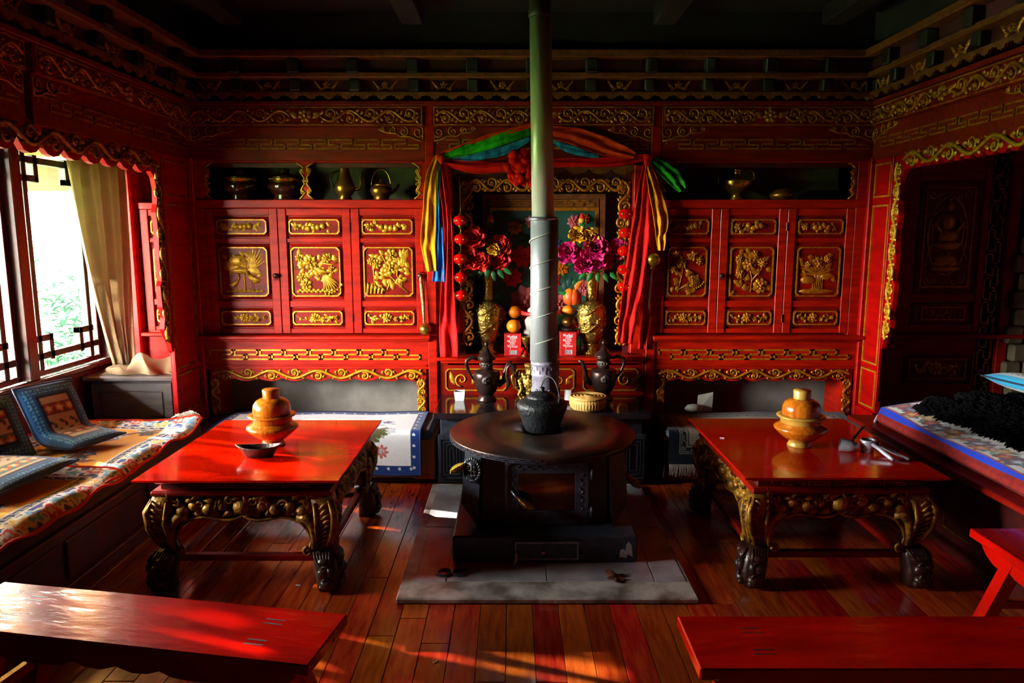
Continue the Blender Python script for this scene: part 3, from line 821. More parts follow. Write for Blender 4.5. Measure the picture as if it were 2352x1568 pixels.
fr = BACK(5.0)
t = thing('panelled_screen', 'dark panelled screen with a tall gilt seated-figure panel in the right alcove', 'screen', (3.0, 5.0, 0))
part('frame', MB(fr).box(2.5, 3.5, 0, 2.3, -.2, -.03).cbox(2.5, 2.80, .93, 2.3, -.05, 0, .004).cbox(3.245, 3.29, .93, 2.3, -.05, .006, .004).cbox(3.43, 3.5, 0, 2.3, -.05, .01, .004)
     .cbox(2.80, 3.245, 1.98, 2.3, -.05, 0, .004).cbox(2.80, 3.245, 1.135, 1.2, -.05, 0, .004).cbox(2.80, 3.245, .93, .98, -.05, 0, .004)
     .cbox(2.5, 2.78, 0, .89, -.05, 0, .004).cbox(3.27, 3.29, 0, .89, -.05, 0, .004).cbox(2.78, 3.27, .76, .89, -.05, 0, .004).cbox(2.78, 3.27, 0, .55, -.05, 0, .004), RED, t)
part('ledge', MB(fr).cbox(2.62, 3.6, .888, .915, -.05, .07, .006), REDH, t)
f2 = fr @ T(0, 0, -.03)
part('panel', MB(f2).cbox(2.825, 3.222, 1.215, 1.965, 0, .02, .006), REDD, t); part('panel', MB(f2).cbox(2.825, 3.222, .985, 1.13, 0, .02, .006), REDD, t); part('panel', MB(f2).cbox(2.80, 3.25, .56, .75, 0, .02, .006), REDD, t)
f3 = fr @ T(0, 0, -.0098)
part('gilt_frame', sqframe(MB(f3), 2.85, 1.24, 3.195, 1.935, .012, .008), GOLDO, t)
part('gilt_frame', sqframe(MB(f3), 2.88, 1.01, 3.19, 1.105, .009, .008), GOLDO, t); part('gilt_frame', sqframe(MB(f3), 2.825, .585, 3.235, .735, .012, .008), GOLDO, t)
m = MB(f3); cx = 3.02
m.tube([(cx + .135 * math.cos(a), 1.60 + .27 * math.sin(a), 0) for a in [i * PI / 14 for i in range(28)]], .008, 5, closed=True)
m.blob((cx, 1.80, .004), (.032, .042, .02)); m.blob((cx, 1.85, .004), (.018, .02, .016)); m.blob((cx, 1.70, .003), (.055, .075, .022)); m.blob((cx, 1.60, .003), (.085, .06, .022)); m.blob((cx, 1.535, .003), (.115, .04, .024))
for e in (-1, 1):
    m.tube([(cx + e * .05, 1.75, .006), (cx + e * .1, 1.68, .008), (cx + e * .05, 1.62, .014)], [.02, .018, .014], 6)
    m.tube([(cx + e * .04, 1.82, .002), (cx + e * .12, 1.72, .002), (cx + e * .1, 1.55, .002), (cx + e * .14, 1.44, .002)], .007, 5)
    for q in (1.29, 1.88): m.spiral(cx + e * .12, q, .03, 1.4, 0, e, .007); m.spiral(cx + e * .07, q - .01, .02, 1.3, 0, -e, .006)
    for k in range(4): m.leaf(cx, 1.385, PI / 2 + e * (.25 + .32 * k), .11 - .006 * k, .03, .02)
m.tube([(cx, 1.49, .003), (cx, 1.40, .003)], [.02, .014], 6); m.leaf(cx, 1.38, PI / 2, .12, .03, .022); m.blob((cx, 1.375, .002), (.13, .03, .02))
for k in range(10): m.flower(cx - .11 + .024 * k, 1.34 + .012 * math.sin(k * 2), .014, 5, .012)
part('seated_figure_carving', m, GOLD, t)
part('carving', relief(f3, 3.035, 1.058, .13, .035, 'spray', 3), GOLDO, t); part('carving', relief(f3, 3.03, .66, .185, .06, 'spray', 8), GOLD, t)
f4 = fr @ FR((3.36, 0, -.03), (0, 1, 0), (-1, 0, 0), (0, 0, 1))
part('fret_strip', MB(fr).cbox(3.29, 3.43, 0, 2.3, -.06, -.03, .003), BLKW, t)
part('key_fret', MB(f4).meander(.3, 2.25, -.045, .045, 11, .014, .012), GILTD, t)
m = MB()
for i in range(10):
    for j in range(2):
        mb = MB().cbox(3.50 + j * .13 + .04 * (i % 2) - .03, 3.62 + j * .13 + .04 * (i % 2) - .035, 4.94 + R.uniform(-.012, .012), 5.2, .35 + i * .125, .468 + i * .125, .012)
        part('stone', mb, STONEW, wr)

# ================================================================ ALTAR
fr = BACK(YB)
t = thing('altar', 'red and gilt altar niche with painted flower backdrop behind the stovepipe', 'altar', (.2, 5.0, 0))
part('surround', MB(fr).cbox(-.522, -.405, .78, 2.12, -.02, 0, .004).cbox(.83, .935, .78, 2.12, -.02, 0, .004).box(-.45, .88, 2.07, 2.12, -.3, 0)
     .box(-.43, -.41, .78, 2.12, -.34, -.02).box(.83, .85, .78, 2.12, -.34, -.02).box(-.45, .88, .70, .74, -.34, 0), RED, t)
poly = [(-.405, 2.07), (-.405, 1.99)]
for k in range(8):
    for f_ in (.2, .5, .8, 1): poly.append((-.405 + 1.235 * (k + f_) / 8, 2.035 - .022 * math.sin(PI * f_) + (.0 if f_ < 1 else .012)))
poly += [(.83, 1.99), (.83, 2.07)]
part('scalloped_pelmet', MB(fr).prism(poly, -.03, -.012), OCHRE, t)
part('deck', MB(fr).cbox(-.522, .935, .735, .758, -.36, .05, .006).cbox(-.50, .92, .715, .735, -.3, .03, .004), REDH, t)
part('backdrop', MB().box(-.45, .88, 5.27, 5.29, .75, 2.08), BLKW, t)
pf = part('picture_frame', sqframe(MB(BACK(5.26)), -.21, .76, .67, 1.895, .035, .05), OCHRE, t)
part('frame_rail', MB(BACK(5.26)).cbox(-.17, .63, 1.80, 1.862, 0, .02, .004), OCHRE, pf)
part('frame_fret', MB(BACK(5.24)).meander(-.14, .60, 1.815, 1.85, 9, .006, .004), GOLDO, pf)
part('frame_moulding', sqframe(MB(BACK(5.26)), -.165, .76, .625, 1.80, .022, .035), GOLDO, pf)
pa = part('painted_backdrop', MB().box(-.17, .63, 5.25, 5.262, .76, 1.81), TEAL, t)
fb = BACK(5.25)
def pflower(u, v, r, mat_, n=8):
    m = MB(fb)
    for k in range(n): m.leaf(u, v, 2 * PI * k / n + .3, r, r * .42, .018)
    m.flower(u, v, r * .5, 6, .022, .006)
    part('painted_blossom', m, mat_, pa)
for u, v, r, mt in ((.02, 1.66, .06, GOLDO), (.14, 1.70, .05, PETK), (.20, 1.74, .05, PETR), (.45, 1.70, .055, PETK), (.53, 1.72, .04, GOLDO), (.10, 1.12, .13, PETK), (.16, 1.02, .10, PETR), (.34, 1.10, .09, PETK),
                    (.28, 1.28, .08, PETR), (.36, 1.36, .06, ORNG), (.53, 1.22, .07, PETK), (.0, 1.30, .08, PETR), (-.08, 1.45, .06, SILKB), (.08, 1.45, .09, PETR), (-.1, 1.02, .07, ORNG), (.45, .93, .09, PETR), (.3, 1.55, .06, SILKB)): pflower(u, v, r, mt)
for k in range(34):
    m = MB(fb); u, v = R.uniform(-.13, .59), R.uniform(.8, 1.6)
    for j in range(3): m.leaf(u, v, k * 1.1 + j * .7, R.uniform(.07, .12), .028, .012)
    part('painted_leaf', m, LEAFM if k % 3 else TEAL, pa)
# gilt inner frame of the niche
g = MB(BACK(5.03))
g.vine(-.30, .77, 1.945, .045, 10, .011)
part('gilt_frame_head', g, GOLDO, t)
for x in (-.315, .775):
    f2 = BACK(5.03) @ FR((x, 0, 0), (0, 1, 0), (-1, 0, 0), (0, 0, 1))
    part('gilt_frame_side', MB(f2).vine(.83, 1.97, 0, .042, 10, .011), GOLDO, t)
part('frame_board', MB(BACK(5.04)).prism([(-.40, .76), (-.33, .76), (-.33, 1.90), (.79, 1.90), (.79, .76), (.83, .76), (.83, 2.07), (-.40, 2.07)], -.02, 0), REDK, t)
# lower altar front with gilt-framed panels
part('front_panel', MB(fr).cbox(-.522, .935, .3, .715, -.3, 0, .004), REDD, t)
for a, b in ((-.47, -.04), (.02, .44), (.5, .89)):
    part('gilt_frame', gframe(MB(fr), a, .515, b, .675, .02, .008, .008), GOLD, t)
    m = MB(fr); c = (a + b) / 2
    for e in (-1, 1):
        m.spiral(c + e * .1, .595, .05, 1.3, PI / 2 * e, e, .008); m.leaf(c + e * .03, .56, PI / 2 + e * .6, .12, .02, .01, 0, .2); m.leaf(c + e * .15, .56, PI / 2 - e * .5, .1, .018, .01, 0, -.2)
    part('gilt_scroll', m, GOLD, t)
# black counter under the altar
t = thing('stone_counter', 'low black stone-topped counter with iron fret front, behind the stove', 'counter', (.19, 4.65, 0))
part('slab', MB().cbox(-.50, .875, 4.39, 4.94, .45, .49, .005), M('polished_black_stone', '#15141a', '#221d20', 8, rough=.12, coat=.8), t)
part('body', MB().cbox(-.46, .84, 4.46, 4.93, 0, .45, .005), IRON, t)
for x0, x1 in ((-.475, -.30), (-.14, .16), (.22, .52), (.70, .86)):
    f2 = BACK(4.45)
    m = MB(f2)
    for k in range(4):
        e = .012 + k * .02
        if x1 - x0 - 2 * e > .02: sqframe(m, x0 + e, .03 + e * 1.4, x1 - e, .33 - e, .007, .012)
    part('fret_panel', MB(f2).cbox(x0, x1, .02, .34, 0, .015, .004), IRON, t); o = part('fret_relief', m, IRON, t); o.location.y -= .013

# ================================================================ HEARTH AND STOVE
t = thing('hearth_slab', 'worn grey stone hearth slab under the iron stove', 'slab', (.155, 3.66, 0))
part('rough_slab', MB().cbox(-.51, .82, 2.93, 4.40, 0, .027, .006), STONE, t)
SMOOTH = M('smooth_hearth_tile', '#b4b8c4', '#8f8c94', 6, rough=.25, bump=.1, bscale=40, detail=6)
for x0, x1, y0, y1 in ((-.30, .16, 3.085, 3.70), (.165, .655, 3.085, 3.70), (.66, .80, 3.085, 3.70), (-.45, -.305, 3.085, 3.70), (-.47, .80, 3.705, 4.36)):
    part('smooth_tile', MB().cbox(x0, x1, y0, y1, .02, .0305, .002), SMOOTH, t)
SX, SY = .163, 3.75
t = thing('iron_stove', 'black cast-iron stove with round plate, glazed door and tall flue pipe', 'stove', (SX, SY, .03))
part('plinth', MB().cbox(-.287, .607, 3.272, 4.2, .03, .165, .008), IRON, t)
part('paint_chip', MB(BACK(3.2715)).prism([(.52, .06), (.555, .055), (.56, .075), (.585, .06), (.578, .12), (.563, .138), (.553, .12), (.55, .09), (.54, .1), (.525, .095)], -.001, .001), M('chipped_white_paint', '#a8a8a4', rough=.8), t)
part('body', MB().cbox(-.16, .486, 3.43, 4.12, .165, .53, .012), IRON, t)
for e in (-1, 1):
    q = lambda a, y, z: (SX + e * a, y, z)
    V = [q(.315, 3.41, .528), q(.40, 3.45, .528), q(.418, 3.43, .27), q(.335, 3.385, .166), q(.325, 3.50, .528), q(.40, 3.60, .528), q(.418, 3.60, .27), q(.345, 3.50, .166)]
    F = [(0, 1, 2, 3), (7, 6, 5, 4), (0, 3, 7, 4), (1, 0, 4, 5), (2, 1, 5, 6), (3, 2, 6, 7)]
    part('corner_buttress', MB().add(V, [f[::e] for f in F]), IRON, t)
    part('side_panel', MB().cbox(*sorted((SX + e * .323, SX + e * .38)), 3.55, 4.1, .165, .53, .006), IRON, t)
# wreath medallion
ctr = Vector((SX - .36, 3.395, .455)); mm = T(*ctr) @ RZ(-.35)
m = MB(mm)
for ph in (0, PI): m.tube([((.042 + .006 * math.cos(12 * a + ph)) * math.cos(a), .006 * math.sin(12 * a + ph), (.055 + .006 * math.cos(12 * a + ph)) * math.sin(a)) for a in [i * 2 * PI / 72 for i in range(72)]], .006, 5, closed=True)
md = part('wreath', m, IRON, t)
m = MB(mm); m.lathe([(.038, 0), (.038, .008), (0, .01)], 20, m=RX(PI / 2) @ Matrix.Diagonal((1, 1.3, 1, 1)))
part('medallion', m, IRON, md)
m = MB(mm)
for k in range(3): m.box(-.018 + .016 * k, -.014 + .016 * k, -.014, -.008, -.03, .03)
for z in (-.022, 0, .022): m.box(-.026, .026, -.014, -.008, z - .002, z + .002)
part('medallion_character', m, PEWT, md)
# plate
pt = part('top_plate', MB().lathe([(0, -.036), (.46, -.036), (.49, -.033), (.497, -.028), (.497, -.004), (.493, 0), (.12, 0), (.118, -.006), (.104, -.006), (.102, -.012), (0, -.012)], 72, (SX, SY, .56)), IRONP, t)
mb = MB().meander(0, 2 * PI * .497, -.027, -.008, 60, .0035, .0025)
mb.V = [(SX + (.497 + w_) * math.sin(u / .497), SY - (.497 + w_) * math.cos(u / .497), .56 + v) for u, v, w_ in mb.V]
part('rim_fret', mb, IRON, pt)
# door
d = part('stove_door', sqframe(MB(BACK(3.43)), -.028, .178, .373, .492, .058, .022), IRON, t)
part('door_rim', MB(BACK(3.43)).ring(cut(-.035, .170, .380, .500, .02), cut(-.022, .184, .367, .486, .016), 0, .028), IRON, d)
m = MB(BACK(3.408))
for k in range(16):
    for z in (.206, .462): m.leaf(-.005 + .024 * k, z, .5 if k % 2 else -.5, .024, .004, .004)
for k in range(9):
    for x in (.0, .344): m.leaf(x, .24 + .022 * k, PI / 2 + (.7 if k % 2 else -.7), .022, .004, .004)
part('door_relief', m, IRON, d)
part('door_glass', MB().box(.03, .316, 3.418, 3.424, .235, .436), M('smoked_glass', '#1c0906', '#100504', 4, rough=.06, coat=1), d)
part('door_backing', MB().box(.02, .33, 3.424, 3.429, .22, .45), BLKW, d)
for z in (.235, .43): part('door_hinge', MB().cbox(.372, .40, 3.402, 3.43, z - .02, z + .02, .004).tube([(.398, 3.405, z - .026), (.398, 3.405, z + .026)], .008, 8), IRON, d)
def coil_handle(parent, a, b, c_, L):
    """steel shaft a->b, spring grip b->c_"""
    h = part('handle_shaft', MB().tube([a, ((a[0] + b[0]) / 2, (a[1] + b[1]) / 2 - .006, (a[2] + b[2]) / 2), b], [.006, .007, .007], 8), CHROME, parent)
    A, B = Vector(b), Vector(c_); D = B - A; ax = D.normalized(); o1 = ax.orthogonal().normalized(); o2 = ax.cross(o1)
    P = []; n = 14
    for i in range(n * 10 + 1):
        s_ = i / (n * 10); r_ = .007 + .012 * math.sin(PI * min(1, s_ * .78 + .1)) ** 1.5
        if s_ > .85: r_ *= max(.35, 1 - (s_ - .85) * 4)
        P.append(A + D * s_ + (o1 * math.cos(2 * PI * n * s_) + o2 * math.sin(2 * PI * n * s_)) * r_)
    g_ = part('coil_grip', MB().tube(P, .0032, 5), BRASS, parent)
    return h
coil_handle(d, (-.002, 3.40, .345), (.033, 3.37, .315), (.105, 3.36, .265), 1)
coil_handle(t, (-.215, 3.42, .505), (-.235, 3.40, .485), (-.305, 3.39, .445), 1)
coil_handle(t, (.56, 3.55, .395), (.585, 3.53, .385), (.655, 3.50, .325), 1)
# ash drawer
a = part('ash_drawer', MB(BACK(3.272)).cbox(.01, .325, .05, .148, 0, .016, .004), IRON, t)
part('drawer_rim', sqframe(MB(BACK(3.256)), .014, .054, .321, .144, .008, .005), CASTL, a)
for k in range(5): part('drawer_relief', MB(BACK(3.256)).cbox(.035 + .058 * k, .075 + .058 * k, .075, .125, 0, .004, .001), IRON, a)
part('drawer_knob', MB(BACK(3.256)).lathe([(.004, 0), (.004, .008), (.011, .012), (.008, .018), (0, .02)], 12, (.15, .095, 0)), CHROME, a)
part('drawer_handle', MB().tube([(.022, 3.25, .10), (.024, 3.235, .085), (.016, 3.22, .06), (.008, 3.21, .035)], .0065, 8), CHROME, a)
for z in (.07, .13): part('drawer_hinge', MB().cbox(.322, .345, 3.25, 3.272, z - .012, z + .012, .003), IRON, a)
# flue
def PXY(z): return .197 - (z - .56) * .0205
def flue(prof, n=28):
    mb = MB()
    for r, z in prof: pass
    mb.lathe(prof, n, (0, 0, 0))
    mb.V = [(x + PXY(z), y + 4.05, z) for x, y, z in mb.V]
    return mb
fc = part('flue_collar', flue([(.094, .558), (.094, .575), (.08, .585), (.077, .60), (.077, .80), (.082, .805), (.082, .815), (.078, .82), (.078, .865), (.083, .87), (.083, .89), (.06, .89)]), CASTL, t)
m = MB().meander(0, 2 * PI * .079, .824, .86, 12, .005, .003)
m.V = [(PXY(v) + (.078 + w_) * math.sin(u / .079), 4.05 - (.078 + w_) * math.cos(u / .079), v) for u, v, w_ in m.V]
part('collar_fret', m, CASTL, fc)
m = MB()
for k in range(6):
    m.vine(.1 * 0 + k * .08, k * .08 + .075, .69, .05, 2, .005)
m.V = [(PXY(.69) + (.077 + w_) * math.sin(u / .0765), 4.05 - (.077 + w_) * math.cos(u / .0765), v) for u, v, w_ in m.V]
part('collar_scrolls', m, CASTL, fc)
sl = MB().lathe([(.074, -.40), (.078, -.398), (.078, .398), (.074, .40)], 40)
so = part('perforated_sleeve', sl, SLEEVE, t)
so.location = (PXY(1.29) - 0, 4.05, 1.29)
m = MB()
for k in range(1):
    P = []
    for i in range(200):
        s_ = i / 199; a_ = 2 * PI * 5.2 * s_; z = .90 + .77 * s_
        P.append((PXY(z) + .0785 * math.cos(a_), 4.05 + .0785 * math.sin(a_), z))
    m.tube(P, .0035, 5)
part('spiral_seam', m, GALV, so).location = (-so.location.x, -so.location.y, -so.location.z)
part('sleeve_ring', flue([(.080, 1.682), (.083, 1.686), (.083, 1.70), (.066, 1.704)]), CHROME, t)
part('flue_pipe', flue([(.063, 1.69), (.061, 2.2), (.058, 2.76)]), GALV, t)
part('flue_joint', flue([(.0585, 2.755), (.064, 2.76), (.064, 2.79), (.058, 2.80), (.058, 3.02)]), M('rusty_flue', '#3a3a30', '#2a2620', 8, rough=.6, metal=.3), t)
# kettle
t = thing('kettle', 'soot-black iron kettle with wire bail sitting in the stove top', 'kettle', (.163, 3.79, .55))
K = (.163, 3.79, .55)
part('body', MB().lathe([(0, 0), (.086, 0), (.094, .01), (.108, .05), (.125, .1), (.137, .13), (.138, .145), (.128, .16), (.10, .176), (.07, .184), (.068, .188)], 36, K), SOOT, t)
part('lid', MB().lathe([(.082, .18), (.084, .186), (.07, .2), (.04, .212), (.018, .216), (.012, .222), (.016, .232), (.01, .24), (0, .242)], 28, K), SOOT, t)
part('spout', MB().tube([(K[0] - .03, K[1] + .11, K[2] + .11), (K[0] - .05, K[1] + .17, K[2] + .14), (K[0] - .055, K[1] + .185, K[2] + .17)], [.028, .018, .014], 10), SOOT, t)
m = MB()
for dy in (-.004, .006):
    m.tube([(K[0] + .03 + .012 + .088 * math.cos(a) * .55, K[1] - .075 + .15 * (1 - (math.cos(a) + 1) / 2) + dy, K[2] + .17 + .125 * math.sin(a)) for a in [PI * i / 18 for i in range(19)]], .0032, 6)
part('bail_handle', m, SOOT, t)
for x in (-.015, .09): part('bail_lug', MB().cbox(K[0] + x - .008, K[0] + x + .008, K[1] + (-.08 if x > 0 else .065), K[1] + (-.064 if x > 0 else .08), K[2] + .15, K[2] + .19, .003), SOOT, t)
# bits on the hearth
for x, lab in ((-.315, 'black iron ring beside the stove plinth, left one of two'), (-.245, 'black iron ring beside the stove plinth, right one of two')):
    single('iron_ring', MB().tube([(x + .033 * math.cos(a), 3.16 + .033 * math.sin(a), .036) for a in [i * PI / 12 for i in range(24)]], .006, 6, closed=True), IRON, lab, 'ring', 'iron rings on the hearth')
m = MB(T(.485, 3.11, .032) @ RZ(.6))
for k in range(5): m.leaf(0, 0, k * 1.25, .05, .014, .012, .0, .2)
m.leaf(0, 0, 1.8, .07, .012, .03)
single('dry_leaf', m, M('dry_leaf_brown', '#5a2a12', rough=.8), 'crumpled brown dry leaf on the hearth slab', 'leaf')

# ================================================================ CARVED TABLES
def make_table(label):
    t = thing('carved_table', label, 'table', (0, 0, 0), 0, 'carved low tables', world=False)
    a, b, H = .455, .52, .54
    def rect(x, y, z): return [(-x, -y, z), (x, -y, z), (x, y, z), (-x, y, z)]
    mb = MB()
    V = rect(a - .028, b - .028, .515) + rect(a, b, .530) + rect(a, b, .538) + rect(a - .003, b - .003, .54)
    F = [(3, 2, 1, 0), (12, 13, 14, 15)]
    for L in range(3):
        for i in range(4): F.append((L * 4 + i, L * 4 + (i + 1) % 4, L * 4 + 4 + (i + 1) % 4, L * 4 + 4 + i))
    part('table_top', mb.add(V, F), TABLE, t)
    part('waist', MB().cbox(-a + .085, a - .085, -b + .085, b - .085, .47, .516, .003), REDK, t)
    fr4 = [(FR((0, -b + .085, 0), (1, 0, 0), (0, 0, 1), (0, -1, 0)), a - .085, a - .06, -b + .06), (FR((0, b - .085, 0), (-1, 0, 0), (0, 0, 1), (0, 1, 0)), a - .085, a - .06, 0),
           (FR((-a + .085, 0, 0), (0, -1, 0), (0, 0, 1), (-1, 0, 0)), b - .085, b - .06, 0), (FR((a - .085, 0, 0), (0, 1, 0), (0, 0, 1), (1, 0, 0)), b - .085, b - .06, 0)]
    part('moulding', MB().cbox(-a + .05, a - .05, -b + .05, b - .05, .445, .472, .009), REDD, t)
    for f, hw, hp, _ in fr4:
        part('waist_fret', MB(f).meander(-hw + .06, hw - .06, .480, .506, 5, .006, .004), GILTD, t)
        f2 = f @ T(0, 0, .012)
        # scalloped apron with drop spandrels
        W = hp + .008
        half = [(0, .352), (.03, .335), (.07, .328), (.12, .335), (.17, .345), (.21, .34), (.25, .325), (W - .13, .305), (W - .105, .27), (W - .095, .23), (W - .105, .195), (W - .125, .19), (W - .115, .17), (W - .085, .16), (W - .06, .17)]
        poly = [(-u, v) for u, v in half[::-1]] + half[1:] + [(W - .04, .445), (-W + .04, .445)]
        ap = part('apron', MB(f2).prism(poly, -.02, .008), CARVD, t)
        m = MB(f2 @ T(0, 0, .008))
        m.tube([(u, v + .004, .002) for u, v in ([(-u, v) for u, v in half[::-1][2:]] + half[1:-2])], .0075, 6)
        m.blob((0, .395, 0), (.042, .038, .028), 0, 12, 6)
        for e in (-1, 1):
            rr = random.Random(5)
            for u, v, q in ((.09, .40, .026), (.15, .385, .033), (.215, .40, .027), (.27, .375, .034), (.06, .365, .02), (.12, .36, .018), (.20, .365, .018)):
                m.blob((e * u, v, 0), (q, q * .9, q * .75), 0, 9, 5)
            for k in range(26):
                u, v = rr.uniform(.03, .33), rr.uniform(.355, .435)
                m.leaf(e * u, v, rr.uniform(0, 6.28), .05, .013, .018)
            m.spiral(e * .185, .405, .028, 1.5, 0, e, .007, .006); m.spiral(e * .05, .425, .02, 1.4, 0, -e, .006, .006); m.spiral(e * .30, .415, .024, 1.4, 1, e, .006, .006)
            m.spiral(e * (W - .115), .185, .022, 1.3, PI / 2, e, .008, .004)
            m.tube([(e * (W - .155), .345, .006), (e * (W - .115), .35, .012), (e * (W - .085), .31, .012), (e * (W - .08), .25, .01), (e * (W - .09), .20, .008)], [.016, .024, .022, .016, .008], 7)
        part('apron_carving', m, GILTD, ap)
    off = [(.445, 0, .05), (.41, .014, .05), (.36, .026, .047), (.30, .022, .042), (.24, .008, .037), (.195, .0, .036), (.185, .006, .046), (.15, .016, .052), (.09, .028, .054), (.04, .03, .05), (0, .022, .042)]
    for sx in (-1, 1):
        for sy in (-1, 1):
            lx, ly = sx * (a - .105), sy * (b - .105)
            def loft(rows):
                mb = MB(); V = []; F = []
                for z, o, h in rows:
                    c = h * .3
                    cx_, cy_ = lx + sx * o, ly + sy * o
                    for p, q in ((-h + c, -h), (h - c, -h), (h, -h + c), (h, h - c), (h - c, h), (-h + c, h), (-h, h - c), (-h, -h + c)): V.append((cx_ + p, cy_ + q, z))
                n = len(rows)
                for i in range(n - 1):
                    for k in range(8): F.append((i * 8 + k, (i + 1) * 8 + k, (i + 1) * 8 + (k + 1) % 8, i * 8 + (k + 1) % 8))
                F.append(list(range(8))); F.append([(n - 1) * 8 + k for k in range(8)][::-1])
                return mb.add(V, F, True)
            lg = part('leg', loft(off[:6]), GILTD, t)
            ft = part('foot', loft(off[6:]), CARVD, lg)
            O = lambda z: np.interp(z, [r_[0] for r_ in off[::-1]], [r_[1] + r_[2] for r_ in off[::-1]])
            C0 = lambda z: np.interp(z, [r_[0] for r_ in off[::-1]], [r_[1] for r_ in off[::-1]])
            m = MB(); m2 = MB()
            for face in (0, 1):
                if face == 0: f = FR((lx, ly, 0), (sx, 0, 0), (0, 0, 1), (0, sy, 0))
                else: f = FR((lx, ly, 0), (0, sy, 0), (0, 0, 1), (sx, 0, 0))
                m.M = f; m2.M = f
                P = lambda u, z, d=0: (u + C0(z), z, O(z) + d)
                m.tube([P(.035, .43), P(.045, .38, .004), P(.04, .30, .004), P(.03, .24, .004), P(.018, .2, .004)], [.006, .014, .014, .012, .006], 6)
                for k in range(9):
                    z = .42 - .024 * k
                    m.tube([P(.03, z, .002), P(.008, z - .008, .007), P(-.014, z - .024, .002)], [.006, .007, .004], 5)
                m.tube([P(-.03, .42, .002), P(-.034, .33, .006), P(-.028, .25, .006), P(-.02, .2, .003)], [.006, .011, .01, .006], 6)
                # lion-mask foot
                m2.blob(P(0, .145, .0), (.04, .028, .026)); m2.blob(P(-.012, .10, .006), (.03, .026, .022)); m2.blob(P(.02, .105, .002), (.018, .03, .022))
                m2.blob(P(0, .045, .0), (.04, .03, .026)); m2.blob(P(.022, .03, .004), (.016, .018, .02)); m2.blob(P(-.022, .03, .004), (.016, .018, .02))
                for k in range(6): m2.tube([P(-.04 + .014 * k, .185, .0), P(-.034 + .013 * k, .165, .014), P(-.02 + .01 * k, .14, .018)], [.005, .007, .004], 5)
                for zc in (.115, .06): m2.tube([(q_[0], q_[1], q_[2]) for q_ in [(P(.0, zc)[0] + .022 * (1 - i / 16) * math.cos(i * .7), zc + .022 * (1 - i / 16) * math.sin(i * .7), O(zc) + .014) for i in range(15)]], .005, 5)
            part('leg_carving', m, GILTD, lg); part('foot_carving', m2, CARVD, lg)
    z0, z1 = .118, .15
    xa, yb = a - .12, b - .12
    for y in (-yb, yb): part('stretcher', MB().cbox(-xa, xa, y - .018, y + .018, z0, z1, .005), REDD, t)
    for x in (-xa, xa): part('stretcher', MB().cbox(x - .018, x + .018, -yb, yb, z0, z1, .005), REDD, t)
    return t
tb = make_table('carved red-topped low table on the window side, with the boat-shaped bowl on it')
tb.location = (-1.213, 3.52, 0)
t2 = copy_tree(tb); t2.location = (1.487, 3.555, 0)
t2['label'] = 'carved red-topped low table with gilded legs, holding the steel press, right of the stove'

# lidded wooden tea bowls
def lidded_bowl(label, x, y, band):
    t = thing('lidded_bowl', label, 'bowl', (x, y, .54), 0, 'lidded wooden bowls on the tables', world=False)
    part('foot', MB().lathe([(0, 0), (.058, 0), (.06, .006), (.052, .02), (.05, .026), (0, .026)], 32), band, t)
    part('bowl', MB().lathe([(.05, .026), (.075, .04), (.105, .065), (.127, .088), (.13, .096), (.125, .103), (.10, .118), (.095, .122), (0, .122)], 40), OWOOD, t)
    part('rim', MB().lathe([(.095, .12), (.098, .126), (.098, .142), (.104, .148), (.118, .154), (.119, .158), (.095, .16), (0, .16)], 40), band, t)
    l = part('lid', MB().lathe([(.088, .158), (.093, .168), (.094, .19), (.09, .212), (.078, .23), (.06, .24), (.045, .246), (0, .246)], 40), OWOOD, t)
    part('lid_knob', MB().lathe([(.042, .244), (.041, .25), (.043, .285), (.041, .29), (0, .29)], 32), band, l)
    return t
lidded_bowl('lidded orange-wood tea bowl beside the boat-shaped bowl on the table by the window', -1.225, 3.55, OWOOD)
lidded_bowl('lidded orange-wood tea bowl with brassy bands on the table right of the stove', 1.467, 3.53, BWOOD)
# boat-shaped bowl
m = MB(); V = []; F = []; n = 24
def boat(s, hgt, inn):
    L = []
    for k in range(n):
        a_ = 2 * PI * k / n
        cx_, sy_ = math.cos(a_), math.sin(a_)
        L.append((.112 * s * cx_, .05 * s * sy_ * (1 - .25 * abs(cx_)), hgt + (.014 * abs(cx_) ** 3 if hgt > .02 else 0)))
    return L
rows = [boat(.42, 0, 0), boat(.58, .002, 0), boat(.9, .04, 0), boat(1.0, .052, 0), boat(.93, .050, 1), boat(.78, .030, 1), boat(.5, .014, 1)]
for L in rows: V += L
for i in range(len(rows) - 1):
    for k in range(n): F.append((i * n + k, i * n + (k + 1) % n, (i + 1) * n + (k + 1) % n, (i + 1) * n + k))
F.append(list(range(n))[::-1]); F.append([(len(rows) - 1) * n + k for k in range(n)])
m.add(V, F, True)
o = single('boat_bowl', m, CARVD, 'small dark boat-shaped wooden bowl on the table by the window', 'bowl')
o.location = (-1.225, 3.345, .54); o.rotation_euler.z = .1
